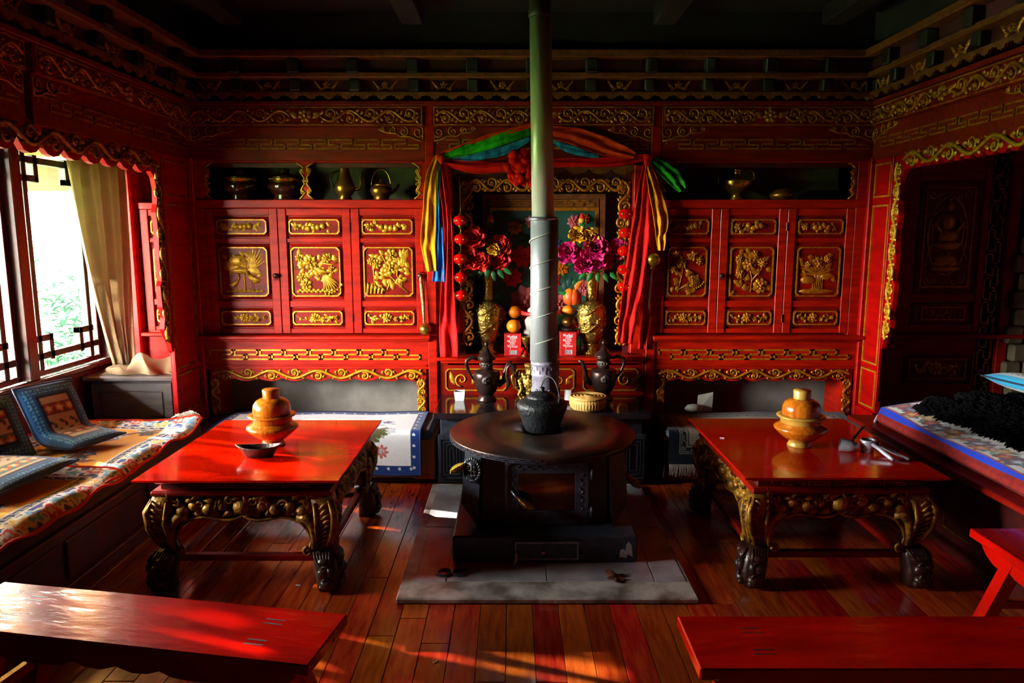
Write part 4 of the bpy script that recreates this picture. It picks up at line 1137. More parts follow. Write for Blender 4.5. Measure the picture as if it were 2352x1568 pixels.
# steel tools on the right table
t = thing('garlic_press', 'silver press with two long handles on the red table', 'kitchen press', (1.80, 3.40, .54), 0)
m = MB().lathe([(.026, .0), (.03, .004), (.036, .05), (.036, .062), (.032, .062), (.03, .02), (0, .018)], 24, (1.765, 3.43, .54))
part('cup', m, ALUM, t)
part('long_handle', MB().tube([(1.772, 3.40, .585), (1.785, 3.36, .575), (1.80, 3.29, .556), (1.805, 3.262, .55)], [.009, .010, .011, .008], 8), ALUM, t)
part('lever', MB().tube([(1.785, 3.455, .60), (1.802, 3.44, .594), (1.808, 3.42, .575), (1.822, 3.41, .572), (1.86, 3.32, .555), (1.885, 3.272, .549)], [.008, .008, .007, .009, .009, .008], 8), ALUM, t)
part('hinge_pin', MB().tube([(1.80, 3.405, .562), (1.815, 3.42, .592)], .006, 8), CHROME, t)
t = thing('metal_scoop', 'small silver scoop lying on its side with its handle pointing back', 'scoop', (1.68, 3.45, .54), 0)
A = T(1.632, 3.44, .574) @ RZ(-.32) @ RY(PI / 2 + .12)
m = MB(A); m.lathe([(.034, 0), (.034, .002), (.030, .045), (.022, .082), (.020, .083), (.027, .045), (.031, .002)], 24, cap=False)
m.lathe([(0, .078), (.02, .078)], 16, cap=False)
part('scoop_cup', m, ALUM, t)
part('scoop_handle', MB().tube([(1.665, 3.455, .56), (1.73, 3.52, .57), (1.83, 3.63, .60), (1.86, 3.66, .608)], [.008, .008, .007, .004], 6, flat=.5), BRONZE, t)

# ================================================================ BENCHES
def make_bench(L, W, H, label):
    t = thing('wooden_bench', label, 'bench', (0, 0, 0), 0, 'red wooden benches', world=False)
    part('seat', MB().cbox(-L / 2, L / 2, -W / 2, W / 2, H - .035, H, .004), BENCH, t)
    for e in (-1, 1):
        y = e * (W / 2 - .035)
        half = [(0, H - .085), (.05, H - .10), (.10, H - .098), (.14, H - .085), (.18, H - .10), (.24, H - .105), (L / 2 - .24, H - .10), (L / 2 - .2, H - .085), (L / 2 - .17, H - .10), (L / 2 - .12, H - .098), (L / 2 - .07, H - .075), (L / 2 - .03, H - .036)]
        poly = [(-u, v) for u, v in half[::-1]] + half[1:]
        part('apron', MB(FR((0, y, 0), (1, 0, 0), (0, 0, 1), (0, -1, 0))).prism(poly, -.011, .011), BENCH, t)
        for s in (-1, 1):
            xt, xb = s * (L / 2 - .2), s * (L / 2 - .06)
            yt, yb = e * (W / 2 - .05), e * (W / 2 - .01)
            q = .026
            V = [(xb - q, yb - q, 0), (xb + q, yb - q, 0), (xb + q, yb + q, 0), (xb - q, yb + q, 0), (xt - q, yt - q, H - .04), (xt + q, yt - q, H - .04), (xt + q, yt + q, H - .04), (xt - q, yt + q, H - .04)]
            part('leg', MB().add(V, [(3, 2, 1, 0), (4, 5, 6, 7), (0, 1, 5, 4), (1, 2, 6, 5), (2, 3, 7, 6), (3, 0, 4, 7)]), BENCH, t)
    for s in (-1, 1):
        x = s * (L / 2 - .125)
        part('stretcher', MB().cbox(x - .014, x + .014, -W / 2 + .03, W / 2 - .03, .18, .215, .004), BENCH, t)
        for yy in (-.066, -.044, .044, .066): part('tenon_end', MB().cbox(s * (L / 2 - .2) - .03, s * (L / 2 - .2) + .03, yy - .003, yy + .003, H - .001, H + .0004, .0003), REDK, t)
    return t
b1 = make_bench(1.22, .272, .45, 'glossy red wooden bench reflecting the window in the left foreground')
b1.location = (-1.13, 2.02, 0); b1.rotation_euler.z = -.172
b2 = copy_tree(b1); b2.location = (1.115, 1.902, 0); b2.rotation_euler.z = 0
b2['label'] = 'dark red wooden bench across the right foreground'
b3 = copy_tree(b1); b3.location = (1.955, 2.09, 0); b3.rotation_euler.z = PI / 2 + .0
b3['label'] = 'scarlet wooden bench end with a splayed leg at the right picture edge'

# ================================================================ WOVEN THINGS: colour canvas + draped grid
class Canvas:
    def __init__(s, L, W, res, base):
        s.nu, s.nv = int(L / res) + 1, int(W / res) + 1
        s.U, s.V = np.meshgrid(np.linspace(0, L, s.nu), np.linspace(0, W, s.nv), indexing='ij')
        s.L, s.W = L, W
        s.C = np.zeros((s.nu, s.nv, 3)); s.C[:] = C(base)
        s.r = np.random.RandomState(3)
    def put(s, mask, col): s.C[mask] = C(col)
    def d(s): return np.minimum(np.minimum(s.U, s.L - s.U), np.minimum(s.V, s.W - s.V))
    def polar(s, u, v, rot=0, asp=1):
        x, y = s.U - u, (s.V - v) * asp
        return np.hypot(x, y), np.arctan2(y, x) + rot
    def flower(s, u, v, r, cols, n=6, asp=1, wob=.22):
        q, a = s.polar(u, v, u * 7, asp)
        k = q / (1 + wob * np.cos(n * a))
        for i, c in enumerate(cols): s.put(k < r * (1 - i / len(cols)), c)
    def leaf(s, u, v, ang, l, w_, col):
        ca, sa = math.cos(ang), math.sin(ang)
        x = (s.U - u) * ca + (s.V - v) * sa; y = -(s.U - u) * sa + (s.V - v) * ca
        t = x / l
        s.put((t > 0) & (t < 1) & (np.abs(y) < w_ * np.sin(PI * np.clip(t, 0, 1)) ** .8), col)
    def scroll(s, u, v, r, col, th):
        q, a = s.polar(u, v)
        s.put((q < r) & (np.abs(((q / r * 2.0 - a / (2 * PI)) % 1) - .5) < th), col)
    def key(s, mask, along, across, p, lo, hi, col):
        t = (along / p) % 1; k = (across - lo) / (hi - lo)
        on = (k < .16) & (t < .9) | (k > .84) & (((t + .5) % 1) < .9) | ((np.abs(t - .06) < .06) & (k < .55)) | ((np.abs(t - .56) < .06) & (k > .45)) | ((np.abs(k - .5) < .09) & (t > .06) & (t < .56))
        s.put(mask & on, col)
def sheet(name, cv, pos, mat_, parent=None, label=None, cat=None, group=None):
    P = pos(cv.U, cv.V)
    V = np.stack(P, -1).reshape(-1, 3)
    nu, nv = cv.nu, cv.nv
    i = np.arange(nu * nv).reshape(nu, nv)
    F = np.stack([i[:-1, :-1], i[1:, :-1], i[1:, 1:], i[:-1, 1:]], -1).reshape(-1, 4)
    me = bpy.data.meshes.new(name)
    me.from_pydata(V.tolist(), [], F.tolist())
    me.polygons.foreach_set('use_smooth', [True] * len(F))
    at = me.color_attributes.new('Col', 'FLOAT_COLOR', 'POINT')
    at.data.foreach_set('color', np.concatenate([cv.C.reshape(-1, 3), np.ones((nu * nv, 1))], 1).astype(np.float32).ravel())
    me.materials.append(mat_); me.update()
    o = bpy.data.objects.new(name, me); COL.objects.link(o)
    if label: tag(o, label, cat, group)
    return o
def edge_line(cv, pos, inset=.0, step=4):
    U = [(u, 0) for u in np.linspace(0, cv.L, cv.nu // step)] + [(cv.L, v) for v in np.linspace(0, cv.W, max(3, cv.nv // step))][1:] + [(u, cv.W) for u in np.linspace(cv.L, 0, cv.nu // step)][1:] + [(0, v) for v in np.linspace(cv.W, 0, max(3, cv.nv // step))][1:-1]
    a = np.array(U); x, y, z = pos(a[:, 0], a[:, 1])
    return list(zip(x.tolist(), y.tolist(), z.tolist()))

# ---------------------------------------------------------------- left platform (kang) with mattress, rugs and cushions
t = thing('platform_bench', 'dark red built-in platform bench under the left window', 'bench', (-2.4, 2.5, 0))
part('base', MB().cbox(-2.845, -1.99, -1.0, 5.04, 0, .325, .005), REDK, t)
part('front_rail', MB().cbox(-1.99, -1.955, -1.0, 4.42, .28, .33, .006).cbox(-1.99, -1.965, -1.0, 4.42, 0, .06, .004), REDK, t)
for k in range(6): part('front_panel', MB().cbox(-1.992, -1.975, 4.40 - .72 * (k + 1) + .04, 4.40 - .72 * k - .04, .085, .26, .006), REDK, t)
single('mattress', MB().cbox(-2.82, -1.965, .2, 4.40, .332, .435, .02), MATT, 'brown seat mattress on the window platform', 'mattress')
def orange_rug(L, W, seed):
    cv = Canvas(L, W, .0065, '#eda20e'); d = cv.d(); r = np.random.RandomState(seed)
    cv.C *= (1 + .12 * r.rand(cv.nu, cv.nv, 1) - .06)
    for k in range(16):
        u, v = r.uniform(.2, L - .2), r.uniform(.24, W - .24)
        for j in range(4): cv.flower(u + r.uniform(-.08, .08), v + r.uniform(-.04, .04), r.uniform(.025, .05), [['#1f4a7a', '#5f93b5', '#e8d8b0'], ['#2a2a22', '#4c3a1a'], ['#b7d3d0', '#2f6a9a', '#f0e6cc']][r.randint(3)], 5)
        cv.leaf(u, v, r.uniform(0, 6.28), .12, .02, '#7a3a10')
    m = d < .17; cv.put(m, '#14224e'); cv.put((d < .17) & (d > .163), '#e8e0d0'); cv.put((d < .128) & (d > .122), '#e8e0d0')
    lv = (np.minimum(cv.V, W - cv.V) <= np.minimum(cv.U, L - cv.U))
    cv.key(m & (d > .128) & lv, cv.U, d, .055, .128, .163, '#d8d4c8'); cv.key(m & (d > .128) & ~lv, cv.V, d, .055, .128, .163, '#d8d4c8')
    ob = d < .122; C0 = cv.C.copy(); cv.put(ob, '#1c3f8c')
    pal = [['#f0ece0', '#9fd0ee', '#7ab8e6'], ['#f0ece0', '#d31f14', '#e8d8d0'], ['#f3e4b8', '#e9b018', '#f3e4b8'], ['#f0ece0', '#5db0e0', '#cfe6f2'], ['#f2dcc8', '#c81a12', '#f2dcc8'], ['#f0ece0', '#7fb0d8', '#4f9a8a']]
    keep = cv.C.copy()
    for e in (.062, W - .062):
        for k in range(int(L / .085)): cv.flower(k * .085 + .03, e + .02 * math.sin(k * 2.3), .058, pal[(k * 5 + seed) % 6], 4 + k % 3, 1, .3)
    for e in (.062, L - .062):
        for k in range(int(W / .085)): cv.flower(e + .02 * math.sin(k * 2.1), k * .085 + .03, .05, pal[(k * 5 + seed + 2) % 6], 4 + k % 3, 1, .3)
    cv.C[~ob] = keep[~ob]
    cv.put(d < .012, '#c8400c')
    return cv
def kang_pos(L, W, y1, front, drop, amp, seed, lift):
    def pos(u, v):
        y = y1 - u
        wav = amp * np.sin(u * 9.5 + seed) + amp * .6 * np.sin(u * 21 + seed * 2)
        x = -2.80 + v
        over = np.clip(v - (W - .10), 0, .10)
        z = .452 + .008 * np.sin(u * 7 + v * 5) - (over / .10) ** 2 * (drop + wav) + lift * np.exp(-(u / .10) ** 2) * np.clip((v - W * .55) / (W * .45), 0, 1) ** 2
        x = x - over * .35 + (front - (-2.80 + W)) * (v / W) * 1.0
        return x, y + wav * .3 * (v / W), z
    return pos
W_ = .86
cv = orange_rug(1.15, W_, 1); ps = kang_pos(1.15, W_, 4.34, -1.90, .028, .012, 1, .07)
o = sheet('rug', cv, ps, RUG, None, 'orange cloud-patterned rug with curled tasselled corner on the window platform', 'rug', 'orange rugs')
part('binding', MB().tube(edge_line(cv, ps), .007, 6, closed=True), SILKO, o)
tv = MB()
for k in range(40):
    x, y, z = [float(q[0]) for q in ps(np.array([0.0]), np.array([W_ - .16 + .004 * k]))]
    tv.tube([(x, y, z), (x - .03, y + .02, z + .01 + .015 * R.random()), (x - .05 - R.random() * .03, y + .03, z - .01 + .02 * R.random())], [.004, .004, .002], 4)
part('tassel_fringe', tv, TASSEL, o, kind='stuff')
cv = orange_rug(1.75, W_, 4); ps = kang_pos(1.75, W_, 3.42, -1.885, .045, .016, 3, 0)
_p = ps
ps = lambda u, v: (lambda q: (q[0], q[1], q[2] + .012))(_p(u, v))
o = sheet('rug', cv, ps, RUG, None, 'orange cloud-patterned rug with wavy hanging edge nearer the picture\'s left edge', 'rug', 'orange rugs')
part('binding', MB().tube(edge_line(cv, ps), .007, 6, closed=True), SILKO, o)

def pillow(name, label, Wd, Ht, th, paint, m4, bend=None, group='patterned seat cushions'):
    cv = Canvas(Wd, Ht, .0075, '#bfa67a'); paint(cv)
    def shape(side):
        def pos(u, v):
            s_ = 2 * u / Wd - 1; q = 2 * v / Ht - 1
            f = np.clip(1 - np.abs(s_) ** 3.2, 0, 1) ** .55 * np.clip(1 - np.abs(q) ** 3.2, 0, 1) ** .55
            z = side * th * .5 * f
            pin = 1 - .05 * (1 - np.abs(q) ** 2) * np.abs(s_) ** 2
            x = u - Wd / 2; y = v
            if bend:                         # bend the cushion about v = bend[0] by angle bend[1] over length bend[2]
                v0, an, ln = bend
                k = np.clip((v - v0) / ln, 0, 1); th_ = an * k
                rr = ln / an
                yb = np.where(v < v0, v, v0 + rr * np.sin(th_) + np.clip(v - v0 - ln, 0, None) * math.cos(an))
                zb = np.where(v < v0, 0, rr * (1 - np.cos(th_)) + np.clip(v - v0 - ln, 0, None) * math.sin(an))
                y = yb - z * np.sin(th_); zz = zb + z * np.cos(th_)
            else: zz = z
            M_ = np.array(m4)
            x = x * pin
            return tuple(M_[i][0] * x + M_[i][1] * y + M_[i][2] * zz + M_[i][3] for i in range(3))
        return pos
    t = thing(name, label, 'cushion', m4.to_translation()[:], 0, group)
    part('front_cover', sheet('front_cover', cv, shape(1), RUG), RUG, t); part('back_cover', sheet('back_cover', cv, shape(-1), RUG), RUG, t)
    part('piping', MB().tube(edge_line(cv, shape(0)), .006, 6, closed=True), M('cushion_piping', '#26364a', rough=.8), t)
    return t
def paint_beige(cv):
    d = cv.d(); W, H = cv.L, cv.W
    q = cv.V
    cv.put(d < .075, '#20507e'); band = (d < .06) & (d > .02)
    cv.put(band & (np.sin((cv.U + cv.V) * 260) * np.sin((cv.U - cv.V) * 260) > .1), '#5aa6c8')
    cv.put((d < .085) & (d > .075), '#1c1c26')
    inn = d > .085
    cv.put(inn & (np.abs(q - H * .28) < .035), '#4a6a4a'); cv.put(inn & (np.abs(q - H * .72) < .035), '#6a3a2a')
    keep = cv.C.copy()
    for k in range(int(W / .06)):
        u = .05 + .06 * k
        for e in (.28, .72): cv.flower(u, H * e, .026, ['#b8402a', '#e0a43c', '#d8d8c0'], 5)
        for j in range(3): cv.leaf(u, H * (.5 + .06 * (j - 1)), .6 + j, .04, .008, '#3a3428')
        cv.flower(u + .03, H * .9, .014, ['#7a3a2a', '#c8a060'], 5)
    cv.C[~inn] = keep[~inn]
pillow('cushion', 'beige and blue folded seat cushion propped against the window wall', .33, .56, .09, paint_beige, T(-2.22, 3.72, .51) @ RZ(1.2), (.20, 1.1, .10))
pillow('cushion', 'beige and blue cushion leaning at the picture\'s left edge', .40, .34, .09, paint_beige, T(-2.52, 3.36, .49) @ RZ(1.2) @ RX(1.12))
pillow('cushion', 'flat beige floral cushion lying on the rug at the picture\'s left edge', .52, .50, .09, paint_beige, T(-2.14, 3.10, .52) @ RZ(PI / 2 - .1))

# grey chest and curtain
t = thing('wooden_chest', 'weathered grey wooden chest in the corner under the curtain', 'chest', (-2.5, 4.75, .325))
part('body', MB().cbox(-2.80, -2.26, 4.66, 5.03, .33, .645, .006), GREYW, t)
part('lid', MB().cbox(-2.84, -2.235, 4.62, 5.05, .645, .68, .009), GREYW, t)
part('front_frame', sqframe(MB(BACK(4.66)), -2.795, .34, -2.265, .63, .05, .012), GREYW, t); part('front_panel', MB(BACK(4.66)).cbox(-2.73, -2.33, .40, .57, 0, .006, .004), GREYW, t)
def curtain():
    nu, nv = 60, 46; V = []; F = []
    for i in range(nu):
        s = i / (nu - 1)
        for j in range(nv):
            h = j / (nv - 1); z = 2.16 - (2.16 - .72) * h
            wid = .34 - .10 * h ** 1.3 + .03 * math.sin(h * 5)
            y = 4.62 + s * wid + .22 * h ** 1.8 * (1 - s) * .8 + .03 * h
            x = -2.82 + .19 * s + .022 * math.sin(s * 19 + 2.2 * h) * (.5 + .5 * h) + .018 * math.sin(s * 41 + 4 * h) + .10 * h ** 2 * (1 - s)
            V.append((x, y, z))
    for i in range(nu - 1):
        for j in range(nv - 1): F.append((i * nv + j, i * nv + j + 1, (i + 1) * nv + j + 1, (i + 1) * nv + j))
    return MB().add(V, F, True)
t = thing('curtain', 'beige cloth curtain bunched beside the window and heaped on the chest', 'curtain', (-2.7, 4.8, .70))
o = part('drape', curtain(), CURT, t)
sm = o.modifiers.new('thick', 'SOLIDIFY'); sm.thickness = .004
V = []; F = []; nu, nv = 44, 26
for i in range(nu):
    for j in range(nv):
        a, b = i / (nu - 1), j / (nv - 1)
        x = -2.74 + .50 * a; y = 4.66 + .26 * b
        e = (math.sin(PI * a) ** .5) * (math.sin(PI * b) ** .5)
        z = .688 + e * (.06 + .05 * math.sin(a * 13 + b * 4) + .04 * math.sin(a * 5 - b * 9 + 1) + .09 * math.exp(-((a - .75) / .2) ** 2 - ((b - .6) / .3) ** 2))
        V.append((x + .03 * math.sin(b * 11 + a * 3), y + .02 * math.sin(a * 17), max(z, .684)))
for i in range(nu - 1):
    for j in range(nv - 1): F.append((i * nv + j, (i + 1) * nv + j, (i + 1) * nv + j + 1, i * nv + j + 1))
part('heaped_end', MB().add(V, F, True), CURT, t)

# ---------------------------------------------------------------- right platform with floral rug, fur and cushion
t = thing('platform_bench', 'dark red built-in platform bench along the right alcove', 'bench', (2.9, 2.8, 0))
part('base', MB().cbox(2.22, 3.70, .2, 4.42, 0, .46, .005), REDK, t)
part('ledge', MB().cbox(2.10, 2.30, .2, 4.36, .46, .49, .006).cbox(2.14, 2.24, .2, 4.34, .44, .46, .004), REDD, t)
for k in range(5):
    part('gilt_border', sqframe(MB(RIGHT(2.22)), -4.3 + .8 * k, .12, -3.56 + .8 * k, .42, .008, .004), GILTD, t)
single('mattress', MB().cbox(2.17, 3.55, .4, 4.16, .492, .565, .025), MATR, 'red seat mattress on the right platform', 'mattress')
L, W_ = 2.2, .98
cv = Canvas(L, W_, .0065, '#f2f2f0'); d = np.minimum(cv.U, cv.V); r = np.random.RandomState(8)
cv.C *= (1 + .06 * r.rand(cv.nu, cv.nv, 1) - .03)
for k in range(30):
    u, v = .12 + .075 * k, .165 + .03 * math.sin(k * 2.4)
    c = [['#7a1616', '#c8302a', '#d86a3a'], ['#3a3f7a', '#8a2a3a', '#7a9ac8', '#e8e4e4'], ['#b03018', '#e07a4a', '#f0d080'], ['#b88a4a', '#dcc08a']][k % 4]
    for j in range(3): cv.leaf(u, v, k + j * 2.1, .07, .017, '#1f7a4a')
    cv.scroll(u + .04, v + .05, .028, '#1f3f9a', .14)
    cv.flower(u, v, [.045, .06, .047, .042][k % 4], c, 5)
    cv.leaf(u + .035, v - .03, k * 2, .045, .012, ['#b01838', '#6aa6c8', '#c8c8a0'][k % 3])
for k in range(9):
    u, v = .17 + .05 * math.sin(k * 3), .22 + .09 * k
    cv.flower(u, v, .045, [['#8a2a5a', '#3a3f9a', '#e0d8e0'], ['#a83018', '#d8803a', '#f0e0c0']][k % 2], 6); cv.leaf(u, v + .03, k, .06, .014, '#2a8a5a')
for k in range(14): cv.flower(r.uniform(.3, L - .2), r.uniform(.38, W_ - .1), .06, [['#8a2a3a', '#d86a4a', '#f0e0c0'], ['#2a5a8a', '#8ac0d8']][k % 2], 6)
cv.put(d < .088, '#a8263a'); cv.put(d < .072, '#1733a8')
def rpos(u, v):
    y = 4.20 - u
    ov = np.clip(.072 - v, 0, .072); oe = np.clip(.06 - u, 0, .06)
    x = 2.125 + v - .0 + np.where(v < .072, .072 - v, 0) * .75
    z = .578 + .016 * np.sin(np.clip(v / .5, 0, 1) * PI * .5) + .05 * np.exp(-((u - .12) / .25) ** 2) * np.clip(v / .4, 0, 1) + .006 * np.sin(u * 8) - (ov / .072) ** 1.3 * .062 - (oe / .06) ** 1.5 * .05
    return x, y + oe * -.4, z
o = sheet('rug', cv, rpos, RUG, None, 'white floral rug with royal-blue edge on the right platform', 'rug')
tv = MB()
for k in range(60):
    v = .02 + .012 * k
    x, y, z = [float(q[0]) for q in rpos(np.array([0.0]), np.array([v]))]
    tv.tube([(x, y, z), (x - .004, y + .016, z - .018 - .01 * R.random()), (x - .006, y + .02, z - .05 - .02 * R.random())], [.004, .004, .002], 4)
part('tassel_fringe', tv, TASSEL, o, kind='stuff')
# black fur throw
def fur_r(a): return 1 + .10 * math.sin(3 * a + .5) + .09 * math.sin(5 * a + 1) + .08 * math.sin(8 * a) + .05 * math.sin(17 * a)
t = thing('fur_throw', 'shaggy black fur throw spread over the white floral rug', 'throw', (2.62, 3.45, .6))
V = []; F = []; n, rn = 96, 14
fz = lambda x, y: .612 + .012 * math.sin(min(max((x - 2.125) / .5, 0), 1) * PI * .5) + .045 * math.exp(-((4.2 - y - .12) / .28) ** 2)
for i in range(rn + 1):
    for k in range(n):
        a = 2 * PI * k / n; q = i / rn
        x = 2.80 + .45 * q * fur_r(a) * math.cos(a); y = 3.42 + .74 * q * fur_r(a) * math.sin(a)
        V.append((x, y, fz(x, y) + .03 * (1 - q ** 2) + .008 * math.sin(x * 23) * math.sin(y * 19)))
for i in range(rn):
    for k in range(n): F.append((i * n + k, (i + 1) * n + k, (i + 1) * n + (k + 1) % n, i * n + (k + 1) % n))
part('hide', MB().add(V, F, True), FUR, t)
hv = []; hf = []
for k in range(5200):
    a = R.uniform(0, 2 * PI); q = math.sqrt(R.random()) if k < 3600 else R.uniform(.88, 1)
    x = 2.80 + .45 * q * fur_r(a) * math.cos(a); y = 3.42 + .74 * q * fur_r(a) * math.sin(a); z = fz(x, y) + .03 * (1 - q ** 2)
    dx, dy = .045 * math.cos(a) + R.uniform(-.02, .02), .06 * math.sin(a) + R.uniform(-.02, .02)
    b_ = len(hv); wd = .004
    hv += [(x - wd, y, z), (x + wd, y, z), (x + dx * .6, y + dy * .6, z + .016), (x + dx, y + dy, z + .004 - .02 * (q > .9))]
    hf += [(b_, b_ + 1, b_ + 2), (b_ + 1, b_ + 3, b_ + 2)]
part('fur_pile', MB().add(hv, hf), FUR, t, kind='stuff')
def paint_blue(cv):
    d = cv.d(); cv.put(d > -1, '#a81a2a')
    cv.put(d < .12, '#e4e0dc'); cv.put((d < .12) & (np.sin(cv.U * 120) * np.sin(cv.V * 120) > .2), '#b0304a'); cv.put(d < .085, '#d8dce0'); cv.put((d < .085) & (d > .055) & (np.sin((cv.U + cv.V) * 160) > 0), '#8ab0a0'); cv.put(d < .032, '#2aa6d8')
    for k in range(8): cv.flower(.2 + .05 * (k % 3), .14 + .04 * k, .035, ['#3a5aa0', '#d8c8c8'], 5)
pillow('cushion', 'red cushion with turquoise border at the right picture edge', .55, .50, .12, paint_blue, T(3.42, 4.12, .69) @ RZ(PI / 2 + .15) @ RX(.12))

# ---------------------------------------------------------------- two low benches along the back wall with rugs
def low_bench(label, x0, x1, wood):
    t = thing('low_bench', label, 'bench', ((x0 + x1) / 2, 4.68, 0), 0, 'low benches along the back wall')
    part('base', MB().cbox(x0, x1, 4.47, 4.93, .03, .30, .006), wood, t)
    part('kick_board', MB().cbox(x0 + .03, x1 - .03, 4.50, 4.93, 0, .03, .003), REDK, t)
    return t
low_bench('low raw-wood bench below the left cabinet, under the blue-edged white rug', -1.98, -.50, RAWW)
low_bench('low dark bench below the right cabinet, under the fringed rug', .985, 2.36, REDK)
single('mattress', MB().cbox(-1.97, -.515, 4.455, 4.935, .30, .365, .022), MATG, 'blue-grey blanket pad on the low bench left of the altar', 'mattress')
single('mattress', MB().cbox(1.0, 2.34, 4.455, 4.935, .30, .365, .022), MATG, 'blue-grey blanket pad on the low bench right of the altar', 'mattress')
def drape(x0, W, yb, yf, zt, zbm):
    S = yb - yf; 
    def pos(u, v):           # v=0 back edge, over the front fold, hanging down
        rr = .035
        k = np.clip((v - (S - rr)) / (rr * PI / 2), 0, 1) * PI / 2
        y = np.where(v < S - rr, yb - v, yf + rr - rr * np.sin(k)); dn = np.clip(v - (S - rr) - rr * PI / 2, 0, None)
        z = np.where(v < S - rr, zt, zt - rr + rr * np.cos(k) - dn)
        return x0 + u, y - .012 - .012 * np.sin(u * 5) * np.clip(dn * 4, 0, 1), z + .003 * np.sin(u * 11 + v * 6)
    return pos
L, W_ = 1.36, .755
cv = Canvas(L, W_, .006, '#eef2f8'); d = cv.d(); r = np.random.RandomState(5)
cv.C *= (1 + .10 * r.rand(cv.nu, cv.nv, 1) - .05)
for u, v, q in ((1.0, .35, 1), (.45, .35, 1), (.15, .4, 1)):
    cv.flower(u - .02, v - .07, .042, ['#d8705a', '#e8b0a0', '#7a6a5a', '#d8d0c8'], 6); cv.leaf(u, v - .11, -.2, .08, .012, '#1f4a3a')
    for j in range(5): cv.leaf(u - .07 + .022 * j, v + .01, PI / 2, .05, .006, '#1c4aa0')
    cv.leaf(u - .08, v + .045, 0, .17, .012, '#6aa6d8'); cv.leaf(u + .06, v + .02, -.35, .07, .005, '#14203c'); cv.flower(u - .01, v + .075, .025, ['#3a7ac0', '#10305a', '#d0c8a0'], 4)
    for j in range(9): cv.flower(u + .01 + .016 * j, v + .20 - .013 * j + .015 * math.sin(j * 2), .03, ['#5a5a34'], 6)
    for j in range(5): cv.leaf(u + .02 + .028 * j, v + .20 - .02 * j, .5, .03, .003, '#b8c0b0')
    for uu, vv in ((u - .06, v + .15), (u + .11, v + .25)): cv.flower(uu, vv, .038, ['#c8584a', '#c9c8d0'], 8, 1, .28); cv.leaf(uu, vv - .01, 1.2, .03, .003, '#a03a3a')
    cv.flower(u + .12, v - .06, .03, ['#6a4a8a', '#8a8ac8', '#403a6a'], 7); cv.leaf(u + .10, v - .08, .1, .07, .009, '#6a3a4a'); cv.leaf(u + .14, v - .02, 0, .05, .005, '#1c1c3a'); cv.flower(u + .17, v + .10, .03, ['#b8c0c8', '#d0d4d8'], 5)
cv.put(d < .062, '#12347a'); cv.put((d < .03) & (d > .026), '#0a1c4a')
for k in range(60):
    for (uu, vv) in ((.04 + k * .074, .042), (.04 + k * .074, W_ - .042), (.042, .04 + k * .074), (L - .042, .04 + k * .074)):
        q, a = cv.polar(uu, vv); cv.put((q < .0085) & (d < .062), '#d8e4ee')
ps = drape(-1.945, W_, 4.90, 4.425, .374, 0)
o = sheet('rug', cv, lambda u, v: ps(u, v), RUG, None, 'white rug with navy dotted border draped over the bench left of the altar', 'rug', 'rugs draped over the back benches')
part('binding', MB().tube(edge_line(cv, ps), .006, 6, closed=True), M('navy_binding', '#0c2052', rough=.85), o)
cv = Canvas(1.3, .30, .01, '#b8c4c8'); cv.C *= (1 + .35 * r.rand(cv.nu, cv.nv, 1) - .2); cv.put(cv.V > .28, '#14203c')
o = sheet('underlay', cv, lambda u, v: (-1.93 + u, 4.452 + 0 * v + .003 * np.sin(u * 8), .335 - v), RUG, None, 'pale underlay cloth hanging below the navy dotted rug', 'cloth')
L, W_ = 1.30, .68
cv = Canvas(L, W_, .006, '#a89c84'); d = cv.d(); r = np.random.RandomState(9)
cv.C *= (1 + .2 * r.rand(cv.nu, cv.nv, 1) - .1)
for k in range(16):
    u, v = .2 + .08 * k, .30 + .09 * math.sin(k * 1.7)
    cv.flower(u, v, .04, [['#6a2a1a', '#a8603a', '#d8c8a8'], ['#1a1c26', '#4a3a3a'], ['#a8281a', '#d8a890']][k % 3], 6); cv.leaf(u, v + .05, k, .08, .012, '#3a2418')
cv.put(d < .13, '#151b2c'); 
lv = (np.minimum(cv.V, W_ - cv.V) <= np.minimum(cv.U, L - cv.U))
cv.put((d < .125) & (d > .12) | (d < .075) & (d > .07), '#8a8878')
cv.key((d > .082) & (d < .115) & lv, cv.U, d, .07, .082, .115, '#8a8878'); cv.key((d > .082) & (d < .115) & ~lv, cv.V, d, .07, .082, .115, '#8a8878')
cv.put(d < .06, '#0d1628')
ps2 = drape(1.0, W_, 4.90, 4.425, .374, 0)
o = sheet('rug', cv, lambda u, v: ps2(u, v), RUG, None, 'beige rug with dark fret border and white fringe over the bench right of the altar', 'rug', 'rugs draped over the back benches')
fv = MB()
for k in range(240):
    x, y, z = [float(q[0]) for q in ps2(np.array([.01 + k * .0054]), np.array([W_]))]
    fv.tube([(x, y, z), (x + R.uniform(-.006, .006), y - .004, z - .035), (x + R.uniform(-.012, .012), y + .004, z - .07 - R.uniform(0, .015))], [.0025, .0022, .001], 4)
part('fringe', fv, TASSEL, o, kind='stuff')
m = MB(T(1.30, 4.88, .378) @ RZ(.2)); m.add([(0, 0, 0), (.11, 0, 0), (.125, .02, .13), (.02, .03, .11), (0, .012, 0), (.11, .012, 0), (.125, .03, .13), (.02, .04, .11)], [(0, 1, 2, 3), (7, 6, 5, 4), (0, 4, 5, 1), (1, 5, 6, 2), (2, 6, 7, 3), (3, 7, 4, 0)])
m.blob((-.03, .0, .03), (.07, .04, .03))
single('folded_cloth', m, PAPER, 'crumpled white paper under the right cabinet', 'paper')

